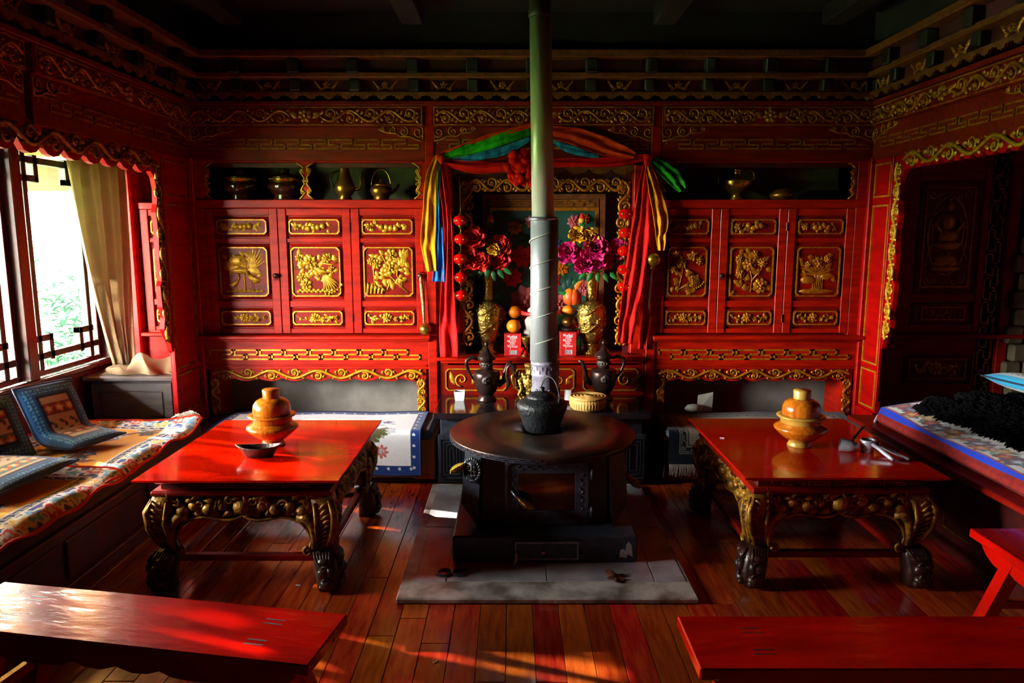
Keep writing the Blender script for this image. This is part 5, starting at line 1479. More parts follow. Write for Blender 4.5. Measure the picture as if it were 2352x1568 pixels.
# ================================================================ VESSELS IN THE NICHES
ZN = 1.842
def brown_pot(label, x, y):
    t = thing('lidded_pot', label, 'pot', (x, y, ZN), 0, 'brown lidded pots in the left niche', world=False)
    part('body', MB().lathe([(0, 0), (.085, 0), (.088, .006), (.082, .03), (.09, .045), (.115, .07), (.124, .092), (.118, .112), (.10, .124), (0, .124)], 36), BROWNG, t)
    bd = MB().lathe([(.1, .122), (.106, .126), (.106, .14), (.11, .146), (.09, .15), (0, .15)], 36)
    for k in range(36): bd.blob((.107 * math.cos(k * PI / 18), .107 * math.sin(k * PI / 18), .145), (.006, .006, .006), 0, 5, 3)
    part('brass_band', bd, BRASS, t)
    l = part('lid', MB().lathe([(.098, .15), (.085, .165), (.06, .178), (.045, .182), (0, .182)], 32), BROWNG, t)
    part('lid_knob', MB().lathe([(.036, .18), (.033, .186), (.036, .21), (.034, .214), (0, .214)], 24), BROWNG, l)
brown_pot('brown lidded pot with brass band, nearest the window in the left niche', -1.89, 5.07)
brown_pot('brown lidded pot with brass band, beside the niche divider', -1.575, 5.07)
t = thing('tall_ewer', 'tall dark copper ewer with S-shaped spout in the left niche', 'ewer', (-1.165, 5.08, ZN), 0, world=False)
part('body', MB().lathe([(0, 0), (.045, 0), (.048, .012), (.04, .03), (.06, .05), (.072, .08), (.07, .1), (.055, .14), (.04, .18), (.032, .22), (.035, .235), (0, .235)], 32), COPPER, t)
part('handle', MB().tube([(-.03, 0, .205), (-.08, 0, .19), (-.10, 0, .15), (-.085, 0, .1), (-.06, 0, .075)], .008, 7), BRONZE, t)
part('spout', MB().tube([(.06, 0, .075), (.10, 0, .08), (.115, 0, .12), (.11, 0, .16), (.13, 0, .195)], [.014, .012, .01, .008, .007], 8), COPPER, t)
t = thing('small_kettle', 'small copper kettle with hoop handle in the left niche', 'kettle', (-.91, 5.07, ZN), 0, world=False)
part('body', MB().lathe([(0, 0), (.05, 0), (.055, .008), (.05, .02), (.065, .04), (.076, .065), (.072, .085), (.055, .1), (0, .1)], 32), COPPER, t)
part('lid', MB().lathe([(.055, .1), (.045, .114), (.02, .124), (.008, .128), (.01, .14), (.006, .148), (0, .15)], 24), COPPER, t)
part('hoop_handle', MB().tube([(.068 * math.cos(a), 0, .095 + .12 * math.sin(a)) for a in [PI * i / 16 for i in range(17)]], .004, 6), BRASS, t)
part('spout', MB().tube([(.06, .02, .05), (.1, .03, .08), (.12, .035, .115)], [.014, .01, .008], 8), COPPER, t)
t = thing('brass_ewer', 'brass ewer with bulging bowl and curved handle in the right niche', 'ewer', (1.565, 5.08, ZN), 0, world=False)
part('body', MB().lathe([(0, 0), (.045, 0), (.048, .01), (.03, .03), (.05, .05), (.085, .085), (.105, .13), (.1, .14), (.07, .145), (.035, .155), (.026, .175), (.028, .2), (.036, .206), (.03, .214), (0, .22)], 36), BRASS, t)
part('handle', MB().tube([(.03, 0, .2), (.08, 0, .215), (.115, 0, .19), (.12, 0, .155), (.10, 0, .13)], .008, 7), BRASS, t)
part('spout', MB().tube([(-.09, 0, .11), (-.125, 0, .12), (-.125, 0, .16), (-.13, 0, .19)], [.012, .009, .007, .006], 7), BRONZE, t)
single('copper_bowl', MB(T(1.885, 5.08, ZN)).lathe([(0, 0), (.05, 0), (.08, .02), (.085, .04), (.075, .055), (.06, .06), (.055, .075), (.03, .08), (0, .082)], 32), COPPER, 'low copper bowl standing alone at the right end of the right niche', 'bowl')

# ================================================================ THINGS ON THE ALTAR
ZA = .758
def vase(label, x, y, k):
    t = thing('brass_vase', label, 'vase', (x, y, ZA), 0, 'chased brass altar vases', world=False)
    part('foot', MB().lathe([(0, 0), (.072 * k, 0), (.074 * k, .012), (.05 * k, .03), (.046 * k, .065), (.056 * k, .075), (0, .075)], 32), BRASSC, t)
    part('belly', MB().lathe([(.05 * k, .075), (.07 * k, .12), (.09 * k, .19), (.1 * k, .26), (.1 * k, .30), (.088 * k, .345), (.06 * k, .375), (.034 * k, .39), (0, .39)], 36), BRASSC, t)
    part('neck', MB().lathe([(.034 * k, .388), (.04 * k, .395), (.036 * k, .43), (.033 * k, .5), (.04 * k, .57), (.055 * k, .60), (.05 * k, .602), (.03 * k, .57), (0, .56)], 32), BRASSC, t)
    m = MB()
    for s in (0, PI):
        P = []
        for i in range(60):
            q = i / 59; a = s + 5.5 * q; z = .13 + .22 * q; r = np.interp(z, [.12, .19, .26, .30, .345], [.07, .09, .1, .1, .088]) * k
            P.append(((r + .003) * math.cos(a), (r + .003) * math.sin(a), z + .012 * math.sin(q * 22)))
        m.tube(P, .008, 6)
    for j in range(26):
        a = R.uniform(0, 2 * PI); z = R.uniform(.13, .36); r = np.interp(z, [.12, .19, .26, .30, .36], [.07, .09, .1, .1, .075]) * k
        m.blob((r * math.cos(a), r * math.sin(a), z), (.016, .016, .012), 0, 6, 4)
    for e in (0, 1, 2, 3): m.tube([(.085 * k * math.cos(e * PI / 2 + .8 + .012 * q), .085 * k * math.sin(e * PI / 2 + .8), .345 + .02 * math.sin(q)) for q in range(7)], .006, 5)
    part('dragon_relief', m, BRASSC, t)
    return t
vase('chased brass vase holding red flowers, left of the stovepipe', -.172, 5.10, .93)
vase('chased brass vase holding pink and yellow flowers, right of the stovepipe', .568, 5.10, 1.05)
def blossom(parent, c, r, mat_, seed, name='blossom'):
    rr = random.Random(seed); m = MB()
    for L in range(4):
        n = (9, 8, 6, 4)[L]; tilt = (.15, .5, .85, 1.2)[L]
        for k in range(n):
            a = 2 * PI * k / n + L * .5 + rr.uniform(-.15, .15)
            mm = T(*c) @ RZ(a) @ RY(-tilt + rr.uniform(-.12, .12))
            V = []; q = r * (1, .9, .75, .55)[L] * rr.uniform(.85, 1.12)
            for i, (x, w_) in enumerate(((0, .05), (.35, .26), (.7, .38), (.95, .3), (1.05, .12))):
                for j in (-1, 0, 1): V.append(mm @ Vector((x * q, j * w_ * q, .06 * q * (1 - abs(j)) * -1 + rr.uniform(-.05, .05) * q + (.12 * q if i == 3 and j else 0))))
            F = []
            for i in range(4):
                for j in range(2): F.append((i * 3 + j, i * 3 + j + 1, (i + 1) * 3 + j + 1, (i + 1) * 3 + j))
            m.add(V, F, False)
    mb = m
    # face the room
    ctr = Vector(c); rot = RX(1.05)
    mb.V = [tuple(ctr + rot.to_3x3() @ (Vector(v) - ctr)) for v in mb.V]
    return part(name, mb, mat_, parent)
t = thing('flower_bouquet', 'bouquet of red artificial flowers in the left altar vase', 'flowers', (-.172, 5.10, 1.35))
for i, (x, y, z, r, mt) in enumerate(((-.265, 5.0, 1.58, .09, PETR), (-.30, 4.99, 1.44, .10, PETR), (-.22, 4.97, 1.42, .075, PETR), (-.085, 5.05, 1.52, .085, PETR), (-.09, 5.03, 1.42, .085, PETR), (-.13, 5.0, 1.50, .05, PETY), (-.03, 5.06, 1.47, .035, PETY))): blossom(t, (x, y, z), r, mt, i)
for i, (x, z) in enumerate(((-.25, 1.55), (-.28, 1.42), (-.2, 1.42), (-.09, 1.5), (-.1, 1.42))):
    part('stem', MB().tube([(-.172, 5.10, 1.25), (-.18 + (x + .172) * .4, 5.08, 1.36), (x, 5.02, z)], .004, 5), LEAFM, t)
for i in range(6):
    part('leaf', MB(BACK(4.99) @ T(0, 0, 0)).leaf(-.24 + .035 * i, 1.36 + .01 * (i % 3), -2.4 + .35 * i, .08, .018, .01), LEAFM, t)
t = thing('flower_bouquet', 'bouquet of pink and yellow artificial flowers in the right altar vase', 'flowers', (.568, 5.10, 1.35))
for i, (x, y, z, r, mt) in enumerate(((.395, 5.0, 1.48, .085, PETP), (.575, 4.97, 1.50, .10, PETP), (.505, 4.96, 1.40, .085, PETP), (.60, 4.97, 1.42, .07, PETP), (.735, 5.0, 1.50, .08, PETP), (.455, 5.0, 1.60, .065, PETY), (.535, 5.0, 1.58, .075, PETY), (.66, 5.02, 1.40, .05, PETR))): blossom(t, (x, y, z), r, mt, 20 + i)
for i, (x, z) in enumerate(((.4, 1.46), (.57, 1.48), (.5, 1.4), (.73, 1.48), (.46, 1.58), (.53, 1.56))):
    part('stem', MB().tube([(.568, 5.10, 1.25), (.568 + (x - .568) * .4, 5.08, 1.36), (x, 5.02, z)], .004, 5), LEAFM, t)
for i in range(5): part('leaf', MB(BACK(4.99)).leaf(.52 + .04 * i, 1.35, -2.4 + .4 * i, .08, .018, .01), LEAFM, t)
# bud lamps beside the picture
for x, lab in ((-.155, 'red and yellow bud lamp on a thin stem, left of the altar picture'), (.50, 'dim yellow bud lamp on a thin stem, right of the altar picture')):
    t = thing('bud_lamp', lab, 'lamp', (x, 5.17, ZA), 0, 'bud lamps on the altar')
    part('stem', MB().tube([(x, 5.17, ZA), (x, 5.17, 1.66)], .005, 6).lathe([(0, 0), (.03, 0), (.03, .006), (.006, .02)], 16, (x, 5.17, ZA)), BRONZE, t)
    part('bud', MB().lathe([(.004, 0), (.02, .012), (.026, .035), (.022, .06), (.012, .08), (0, .092)], 14, (x, 5.17, 1.66)), PETY, t)
    part('bud_tip', MB().lathe([(.0225, .058), (.018, .075), (.009, .092), (0, .1)], 14, (x, 5.17, 1.662)), PETR, t)
    for k in range(3): part('sepal', MB(BACK(5.145)).leaf(x, 1.655, PI / 2 + (k - 1) * .5, .045, .01, .006), LEAFM, t)
# red cartons with print
def carton(label, x0, x1, z1, y):
    t = thing('carton', label, 'box', ((x0 + x1) / 2, y, ZA), 0, 'red cartons on the altar')
    part('box', MB().cbox(x0, x1, y, y + .08, ZA, z1, .002), CARTON, t)
    rr = random.Random(4); fr_ = BACK(y - .0004); m = MB(fr_); W = x1 - x0; H = z1 - ZA
    for k in range(11):
        u = x0 + W * (.18 + .055 * k); a = rr.uniform(.05, .12); L = rr.uniform(.1, .3)
        for j in range(3 if k < 4 else 1): m.box(u, u + W * .028, z1 - H * (a + .22 * j + L * .6), z1 - H * (a + .22 * j), -.0006, .0006)
    # rows of small horizontal print
    for k in range(12): m.box(x0 + W * .4, x0 + W * (.55 + rr.uniform(0, .25)), z1 - H * (.12 + .045 * k), z1 - H * (.105 + .045 * k), -.0006, .0006)
    part('printed_text', m, PRINT, t)
    mb = MB(fr_)
    u = x0 + W * .3
    part('barcode_patch', MB(fr_).box(u, u + W * .45, ZA + H * .07, ZA + H * .25, -.0008, .0004), PRINT, t)
    while u < x0 + W * .72:
        q = rr.uniform(.001, .004); mb.box(u, u + q, ZA + H * .08, ZA + H * .24, 0, .0009); u += q + rr.uniform(.002, .004)
    part('barcode', mb, BLKW, t)
carton('red carton with white print under the orange, left of the stovepipe', -.055, .065, .915, 4.99)
carton('red carton with white print right of the stovepipe', .34, .455, .925, 4.99)
def fruit(name, label, c, r, mat_, stalk=True, sq=.92):
    t = thing(name, label, 'fruit', c, 0, 'offering fruit on the altar', world=False)
    part('skin', MB().lathe([(r * math.sin(PI * i / 12) * 1.0, -r * sq * math.cos(PI * i / 12) - (.06 * r if i == 12 else 0)) for i in range(13)], 24), mat_, t)
    if stalk: part('stalk', MB().lathe([(r * .1, r * sq * .9), (r * .08, r * sq), (0, r * sq * 1.04)], 8), LEAFM, t)
    return t
fruit('orange', 'bright orange resting on the left red carton', (.012, 5.03, .965), .052, ORNG)
fruit('orange', 'shaded orange stacked behind the left red carton', (.02, 5.13, 1.055), .05, ORNG)
single('offering_stand', MB(T(.02, 5.13, ZA)).lathe([(0, 0), (.05, 0), (.05, .01), (.02, .03), (.02, .2), (.055, .235), (.055, .245), (0, .245)], 24), BRONZE, 'small bronze stand holding the shaded orange', 'stand')
single('offering_stand', MB(T(.415, 5.09, ZA)).lathe([(0, 0), (.05, 0), (.05, .01), (.02, .03), (.02, .15), (.06, .175), (.06, .185), (0, .185)], 24), BRONZE, 'small bronze stand holding stacked fruit beside the right vase', 'stand')
fruit('orange', 'brown-gold fruit lowest in the stack beside the right vase', (.405, 5.08, .99), .047, COPPER, True, .8)
fruit('orange', 'orange in the middle of the stack beside the right vase', (.405, 5.085, 1.072), .047, ORNG, True, .75)
t = thing('peach', 'large split orange peach with green leaf on top of the right fruit stack', 'fruit', (.425, 5.07, 1.17), 0, 'offering fruit on the altar', world=False)
part('skin', MB().blob((-.012, 0, 0), (.05, .058, .062), 0, 20, 12).blob((.018, -.004, -.002), (.05, .058, .06), 0, 20, 12), PEACH, t)
part('leaf', MB(BACK(-.03)).leaf(-.03, .02, 2.9, .07, .016, .008), LEAFM, t)
part('petal', MB(BACK(-.04)).leaf(.02, .05, 1.2, .09, .022, .012, 0, -.3), PEACH, t)
# plastic jar, butter lamp behind the pipe
t = thing('plastic_jar', 'clear jar with red lid half hidden behind the stovepipe', 'jar', (.205, 5.08, ZA), 0, world=False)
part('jar_wall', MB().lathe([(.13, 0), (.135, .01), (.135, .27), (.13, .285), (.127, .285), (.132, .27), (.132, .012), (0, .01)], 32), GLASS, t)
part('lid_ring', MB().lathe([(.137, .285), (.14, .288), (.14, .308), (.13, .312), (.12, .305)], 32), CARTON, t)
part('crumpled_tissue', MB().blob((-.07, -.03, .22), (.05, .05, .06), .4, 9, 6).blob((-.05, -.06, .32), (.05, .04, .025), .2, 7, 5).blob((-.09, -.03, .16), (.03, .04, .05), 1, 7, 5), PAPER, t)
t = thing('butter_lamp', 'small brass butter lamp with red ribbon beside the stovepipe', 'lamp', (.10, 4.96, ZA), 0, world=False)
part('bowl', MB().lathe([(0, 0), (.035, 0), (.03, .012), (.01, .03), (.012, .06), (.008, .075), (.02, .09), (.032, .125), (.034, .14), (.03, .14), (0, .12)], 24), BRASS, t)
part('ribbon', MB().blob((-.02, -.02, .05), (.03, .012, .022), .4, 7, 5).blob((-.005, -.025, .03), (.014, .01, .02), 0, 6, 4), SILKR, t)

# ================================================================ THINGS ON THE COUNTER
ZC = .49
def teapot(label, x, y, rz, k):
    t = thing('bronze_teapot', label, 'teapot', (x, y, ZC), rz, 'dark bronze teapots on the counter', world=False)
    S = lambda P: [(r * k, z * k) for r, z in P]
    part('foot', MB().lathe(S([(0, 0), (.065, 0), (.067, .008), (.05, .03), (.048, .045), (0, .045)]), 32), BRONZE, t)
    part('belly', MB().lathe(S([(.048, .045), (.062, .06), (.084, .11), (.092, .16), (.09, .19), (.084, .205), (.05, .215), (.04, .22), (0, .22)]), 36), BRONZE, t)
    part('neck', MB().lathe(S([(.04, .218), (.042, .225), (.04, .27), (.046, .28), (.06, .285), (.062, .295), (0, .295)]), 32), BRONZE, t)
    l = part('lid', MB().lathe(S([(.064, .295), (.062, .305), (.05, .318), (.045, .326), (.032, .335), (.02, .355), (.012, .37), (0, .372)]), 28), BRONZE, t)
    part('finial', MB().lathe(S([(.006, .37), (.014, .38), (.016, .392), (.011, .405), (0, .415)]), 14), BRONZE, l)
    part('handle', MB().tube([tuple(v * k for v in p) for p in ((-.055, 0, .285), (-.10, 0, .30), (-.135, 0, .28), (-.14, 0, .245), (-.118, 0, .19), (-.085, 0, .14))], [q * k for q in (.010, .014, .015, .012, .01, .008)], 9), BRONZE, t)
    part('spout', MB().tube([tuple(v * k for v in p) for p in ((.075, 0, .11), (.12, 0, .14), (.125, 0, .2), (.145, 0, .255), (.17, 0, .27))], [q * k for q in (.026, .02, .015, .012, .011)], 9), BRONZE, t)
    m = MB(FR((0, -.088 * k, .155 * k), (1, 0, 0), (0, 0, 1), (0, -1, 0)))
    m.blob((0, 0, 0), (.036 * k, .03 * k, .012), PI / 4, 8, 4); m.flower(0, 0, .022, 4, .012, .008, 0)
    part('medallion', m, PEWT, t)
    m = MB().lathe(S([(.043, .236), (.0445, .24), (.0445, .262), (.043, .266)]), 28, cap=False)
    for j in range(16): m.blob((.0445 * k * math.cos(j * PI / 8), .0445 * k * math.sin(j * PI / 8), .251 * k), (.006, .006, .008), 0, 5, 4)
    part('neck_band', m, PEWT, t)
    return t
teapot('dark bronze teapot with round medallion beside the white cup, left of the stovepipe', -.172, 4.76, 0, .99)
t = teapot('dark bronze teapot with pointed lid behind the straw basket, right of the stovepipe', .625, 4.80, 0, 1.0)
t.rotation_euler.z = PI
for ch in t.children:
    if ch.name.startswith('medallion'): ch.rotation_euler.z = PI
t = thing('dragon_ewer', 'ornate brass and bronze dragon ewer half hidden behind the stovepipe', 'ewer', (.13, 4.62, ZC), 0, world=False)
part('body', MB().lathe([(0, 0), (.05, 0), (.045, .02), (.03, .05), (.05, .09), (.07, .15), (.072, .18), (.05, .21), (.04, .22), (.045, .26), (.05, .262), (.05, .275), (0, .28)], 28), BRASSC, t)
m = MB()
for j in range(34):
    a = R.uniform(2.2, 4.4); z = R.uniform(.05, .21); m.blob((.06 * math.cos(a), .06 * math.sin(a), z), (.014, .014, .016), 0, 6, 4)
m.tube([(-.05, -.02, .19), (-.08, -.03, .17), (-.065, -.04, .12), (-.085, -.03, .08), (-.06, -.03, .04), (-.065, -.03, .01)], [.018, .016, .012, .014, .012, .016], 8)
part('dragon_relief', m, BRASSC, t)
part('handle', MB().tube([(-.06, 0, .20), (-.10, 0, .185), (-.12, 0, .21), (-.115, 0, .26), (-.14, 0, .275), (-.16, 0, .25), (-.165, 0, .19), (-.15, 0, .15), (-.16, 0, .12)], [.012, .01, .012, .018, .014, .01, .012, .014, .006], 8), BRONZE, t)
part('brass_tongue', MB().tube([(-.11, -.01, .225), (-.13, -.012, .195), (-.125, -.012, .16), (-.115, -.012, .13), (-.125, -.012, .105)], [.006, .01, .009, .006, .003], 7), BRASS, t)
part('hook', MB().tube([(-.075, -.01, .135), (-.10, -.012, .12), (-.112, -.012, .135), (-.1, -.012, .145)], .005, 6), BRASS, t)
single('white_cup', MB(T(-.357, 4.775, ZC)).add([(-.03, -.03, 0), (.03, -.03, 0), (.03, .03, 0), (-.03, .03, 0), (-.037, -.037, .062), (.037, -.037, .062), (.037, .037, .062), (-.037, .037, .062), (-.032, -.032, .062), (.032, -.032, .062), (.032, .032, .062), (-.032, .032, .062), (-.026, -.026, .008), (.026, -.026, .008), (.026, .026, .008), (-.026, .026, .008)],
       [(3, 2, 1, 0), (0, 1, 5, 4), (1, 2, 6, 5), (2, 3, 7, 6), (3, 0, 4, 7), (4, 5, 9, 8), (5, 6, 10, 9), (6, 7, 11, 10), (7, 4, 8, 11), (8, 9, 13, 12), (9, 10, 14, 13), (10, 11, 15, 14), (11, 8, 12, 15), (12, 13, 14, 15)]), WHITE, 'small square white cup on the black counter', 'cup')
t = thing('straw_basket', 'round straw-coloured woven basket on the black counter', 'basket', (.492, 4.52, ZC), 0, world=False)
part('wall', MB().lathe([(0, 0), (.098, 0), (.112, .012), (.118, .035), (.118, .06), (.112, .078), (0, .078)], 40), STEAM, t)
m = MB()
for j in range(40):
    a = j * PI / 20; m.box(-.002, .002, -.004, .004, .01, .07) if False else None
    m.tube([(.113 * math.cos(a), .113 * math.sin(a), .014), (.1195 * math.cos(a), .1195 * math.sin(a), .04), (.114 * math.cos(a), .114 * math.sin(a), .076)], .002, 4)
part('stave', m, STEAM, t, kind='stuff')
m = MB()
for r in (.112, .09, .068, .045, .022): m.tube([(r * math.cos(a), r * math.sin(a), .08 + .006 * (1 - r / .112)) for a in [i * PI / 18 for i in range(36)]], .009, 6, closed=True)
part('coiled_lid', m, STEAM, t); part('lid_knob', MB().lathe([(0, .085), (.01, .085), (.008, .097), (0, .1)], 10), BRONZE, t)
t = thing('glass_bottle', 'small clear bottle with white label beside the stovepipe', 'bottle', (.385, 4.70, ZC), 0, world=False)
part('glass', MB().lathe([(0, 0), (.033, 0), (.034, .004), (.034, .1), (.028, .12), (.012, .132), (.012, .15), (0, .15)], 24), GLASS, t)
m = MB()
m.add([((.0346) * math.cos(a), .0346 * math.sin(a), z) for z in (.02, .09) for a in [PI * (1.05 + .06 * i) for i in range(10)]], [(i, i + 1, 11 + i, 10 + i) for i in range(9)], True)
part('label', m, WHITE, t); part('cap', MB().lathe([(.014, .148), (.014, .165), (0, .166)], 16), CARTON, t)

# ================================================================ BEAD STRINGS, SCARVES, LADLES
def bead_string(label, x, zs, y=4.915):
    t = thing('bead_string', label, 'ornament', (x, y, zs[-1]), 0, 'red bead strings beside the altar')
    part('cord', MB().tube([(x, y, zs[0] + .30), (x + .004, y, zs[0]), (x, y, zs[-1] - .1)], .003, 6), BRASS, t)
    for k, z in enumerate(zs):
        dx = .004 * math.sin(k * 2.1)
        b = part('bead', MB().lathe([(.012, -.036), (.035, -.028), (.05, -.008), (.05, .01), (.036, .03), (.012, .037)], 24, (x + dx, y, z)), LANT, t)
        part('bead_cap', MB().lathe([(.006, .052), (.01, .046), (.012, .04), (.02, .034), (.022, .03)], 14, (x + dx, y, z)).lathe([(.02, -.034), (.012, -.04), (.009, -.048), (.005, -.056)], 14, (x + dx, y, z)), BRASS, b)
        for a in (-2.2, -1.1): part('gilt_spot', MB().blob((x + dx + .05 * math.cos(a), y + .05 * math.sin(a), z), (.009, .005, .009), a + PI / 2, 8, 4), BRASS, b)
    part('tassel', MB().tube([(x, y, zs[-1] - .09), (x, y, zs[-1] - .12), (x, y, zs[-1] - .26)], [.006, .018, .022], 10), SILKR, t)
bead_string('red enamel bead string hanging left of the altar picture', -.352, (1.70, 1.575, 1.442, 1.317, 1.193))
bead_string('red enamel bead string hanging right of the altar picture', .772, (1.745, 1.618, 1.495, 1.37, 1.25))

def ribbon(path, widths, folds=3, amp=.012, side=(0, -1, 0), ph=0, n=40, m=14, th=.003):
    """cloth strip following path; width lies across path and 'side'; folds ripple along side"""
    P = [Vector(p) for p in path]; V = []; F = []
    sd = Vector(side)
    for i in range(n):
        s = i / (n - 1) * (len(P) - 1); k = min(int(s), len(P) - 2); f = s - k
        p0, p1, p2, p3 = P[max(k - 1, 0)], P[k], P[k + 1], P[min(k + 2, len(P) - 1)]
        p = .5 * ((2 * p1) + (p2 - p0) * f + (2 * p0 - 5 * p1 + 4 * p2 - p3) * f * f + (3 * p1 - p0 - 3 * p2 + p3) * f ** 3)
        tg = (.5 * ((p2 - p0) + 2 * (2 * p0 - 5 * p1 + 4 * p2 - p3) * f + 3 * (3 * p1 - p0 - 3 * p2 + p3) * f * f)).normalized()
        ac = tg.cross(sd).normalized()
        w_ = np.interp(s, range(len(widths)), widths) if len(widths) == len(P) else widths[0]
        for j in range(m):
            q = j / (m - 1) - .5
            V.append(p + ac * (q * w_) + sd * (amp * math.sin(q * 2 * PI * folds * .55 + ph + 1.2 * math.sin(i * .11 + ph) + q * q * 5) + amp * .45 * math.sin(i * .33 + ph * 3 + q * 9) + amp * .25 * math.sin(i * .7 + q * 17 + ph)))
    for i in range(n - 1):
        for j in range(m - 1): F.append((i * m + j, i * m + j + 1, (i + 1) * m + j + 1, (i + 1) * m + j))
    return MB().add(V, F, True)
def scarf(label, mb, mat_):
    o = single('silk_scarf', mb, mat_, label, 'scarf', 'silk scarves over the altar')
    sm = o.modifiers.new('thick', 'SOLIDIFY'); sm.thickness = .003
    return o
Y0 = 4.895
scarf('red silk swag stretched level across the altar top', ribbon([(-.49, Y0, 2.10), (-.25, Y0, 2.055), (.0, Y0, 2.06), (.19, Y0 + .01, 2.08), (.4, Y0, 2.085), (.68, Y0, 2.09), (.91, Y0, 2.12)], [.05, .085, .06, .05, .06, .07, .04], 2, .010), SILKR)
scarf('green silk scarf sweeping up to the altar peak', ribbon([(-.46, Y0 - .012, 2.12), (-.3, Y0 - .014, 2.165), (-.1, Y0 - .014, 2.225), (.12, Y0 - .014, 2.285)], [.02, .07, .085, .05], 2, .008, ph=1), SILKG)
scarf('blue silk scarf under the green one, left of the stovepipe', ribbon([(-.42, Y0 + .004, 2.115), (-.25, Y0 + .004, 2.125), (-.05, Y0 + .004, 2.165), (.12, Y0 + .004, 2.24)], [.015, .06, .06, .03], 2, .006, ph=2), SILKB)
scarf('orange silk edge above the green scarf', ribbon([(-.49, Y0 - .004, 2.125), (-.3, Y0 - .004, 2.20), (-.1, Y0 - .004, 2.265), (.15, Y0 - .004, 2.325)], [.03, .03, .03, .04], 1, .005, ph=2), SILKO)
scarf('orange-red silk scarf falling from the altar peak to the right', ribbon([(.22, Y0 - .012, 2.285), (.42, Y0 - .014, 2.25), (.62, Y0 - .014, 2.185), (.82, Y0 - .01, 2.125)], [.07, .12, .12, .04], 3, .010, ph=.5), SILKO)
scarf('blue silk scarf under the orange one, right of the stovepipe', ribbon([(.26, Y0 + .004, 2.23), (.4, Y0 + .004, 2.165), (.58, Y0 + .004, 2.12)], [.03, .055, .02], 1, .006, ph=2), SILKB)
m = MB(); rr = random.Random(2)
for k in range(60):
    a = rr.uniform(0, 2 * PI); q = rr.uniform(.0, .085); x, z = .055 + q * math.cos(a), 2.07 + q * 1.25 * math.sin(a) - .02
    m.blob((x, Y0 - .02 - rr.uniform(0, .03), z), (.034, .012, .026), rr.uniform(0, 3), 6, 4, m=RY(rr.uniform(0, 3)) @ RX(rr.uniform(-.6, .6)))
for k in range(14): m.leaf(0, 0, 0, 0, 0, 0) if False else m.add(*(lambda x, z, l, a: ([(x - .02, Y0 - .03, z), (x + .02, Y0 - .03, z), (x + .018 + a, Y0 - .025, z - l), (x - .015 + a, Y0 - .02, z - l * .9)], [(3, 2, 1, 0)]))(.0 + .012 * k, 2.03 - .002 * k, .05 + .045 * rr.random(), rr.uniform(-.02, .02)))
single('silk_rosette', m, SILKR, 'crumpled red silk rosette beside the stovepipe at the altar top', 'rosette')
# left hanging tails
scarf('yellow silk tail hanging outermost left of the altar', ribbon([(-.485, Y0 - .02, 2.12), (-.535, Y0 - .025, 1.98), (-.555, Y0 - .025, 1.75), (-.565, Y0 - .025, 1.55), (-.545, Y0 - .025, 1.36)], [.05, .075, .085, .10, .07], 3, .012), SILKY)
scarf('slim green silk tail left of the altar', ribbon([(-.478, Y0 - .012, 2.10), (-.495, Y0 - .012, 1.9), (-.50, Y0 - .012, 1.72), (-.512, Y0 - .012, 1.60)], [.02, .03, .035, .02], 1, .008), SILKG)
scarf('blue silk tail with pale square end left of the altar', ribbon([(-.478, Y0 - .016, 2.08), (-.49, Y0 - .018, 1.8), (-.49, Y0 - .02, 1.55), (-.50, Y0 - .022, 1.29)], [.015, .03, .05, .085], 3, .010, ph=1), SILKB)
scarf('long red silk tail hanging left of the altar', ribbon([(-.475, Y0 - .008, 2.10), (-.45, Y0 - .01, 1.9), (-.43, Y0 - .01, 1.6), (-.44, Y0 - .02, 1.25), (-.435, Y0 - .045, .95), (-.43, Y0 - .06, .775)], [.03, .06, .05, .08, .13, .13], 3, .012), SILKR)
# right hanging tails
scarf('long red silk tail hanging right of the altar', ribbon([(.905, Y0 - .01, 2.10), (.88, Y0 - .015, 1.9), (.86, Y0 - .02, 1.6), (.82, Y0 - .025, 1.25), (.79, Y0 - .04, 1.02), (.775, Y0 - .05, .87)], [.04, .08, .13, .13, .12, .10], 4, .014), SILKR)
scarf('narrow red silk strip falling behind the yellow tail right of the altar', ribbon([(.915, Y0 + .006, 2.10), (.955, Y0 + .006, 1.8), (.945, Y0 + .006, 1.5), (.935, Y0 + .006, 1.2), (.90, Y0 + .006, .82)], [.03, .07, .07, .06, .05], 2, .008), SILKR)
scarf('yellow silk tail hanging outermost right of the altar', ribbon([(.905, Y0 - .022, 2.06), (.955, Y0 - .026, 1.9), (1.0, Y0 - .026, 1.72), (1.005, Y0 - .026, 1.60), (1.01, Y0 - .026, 1.50)], [.03, .09, .10, .07, .035], 3, .014), SILKY)
scarf('green silk tail flung out to the right niche', ribbon([(.93, Y0 - .012, 2.10), (1.0, Y0 - .02, 2.05), (1.08, Y0 - .03, 1.98), (1.14, Y0 - .03, 1.90)], [.04, .09, .10, .05], 3, .010, side=(0, -1, 0)), SILKG)
single('scarf_knot', MB().blob((-.483, Y0 - .02, 2.115), (.03, .022, .026), .4, 10, 6).blob((-.47, Y0 - .03, 2.10), (.02, .018, .03), 0, 8, 5), SILKO, 'orange silk knot at the altar\'s upper left corner', 'knot')
single('scarf_knot', MB().blob((.905, Y0 - .02, 2.115), (.035, .022, .026), .4, 10, 6).blob((.895, Y0 - .03, 2.085), (.022, .018, .032), 0, 8, 5), SILKR, 'red silk knot at the altar\'s upper right corner', 'knot')
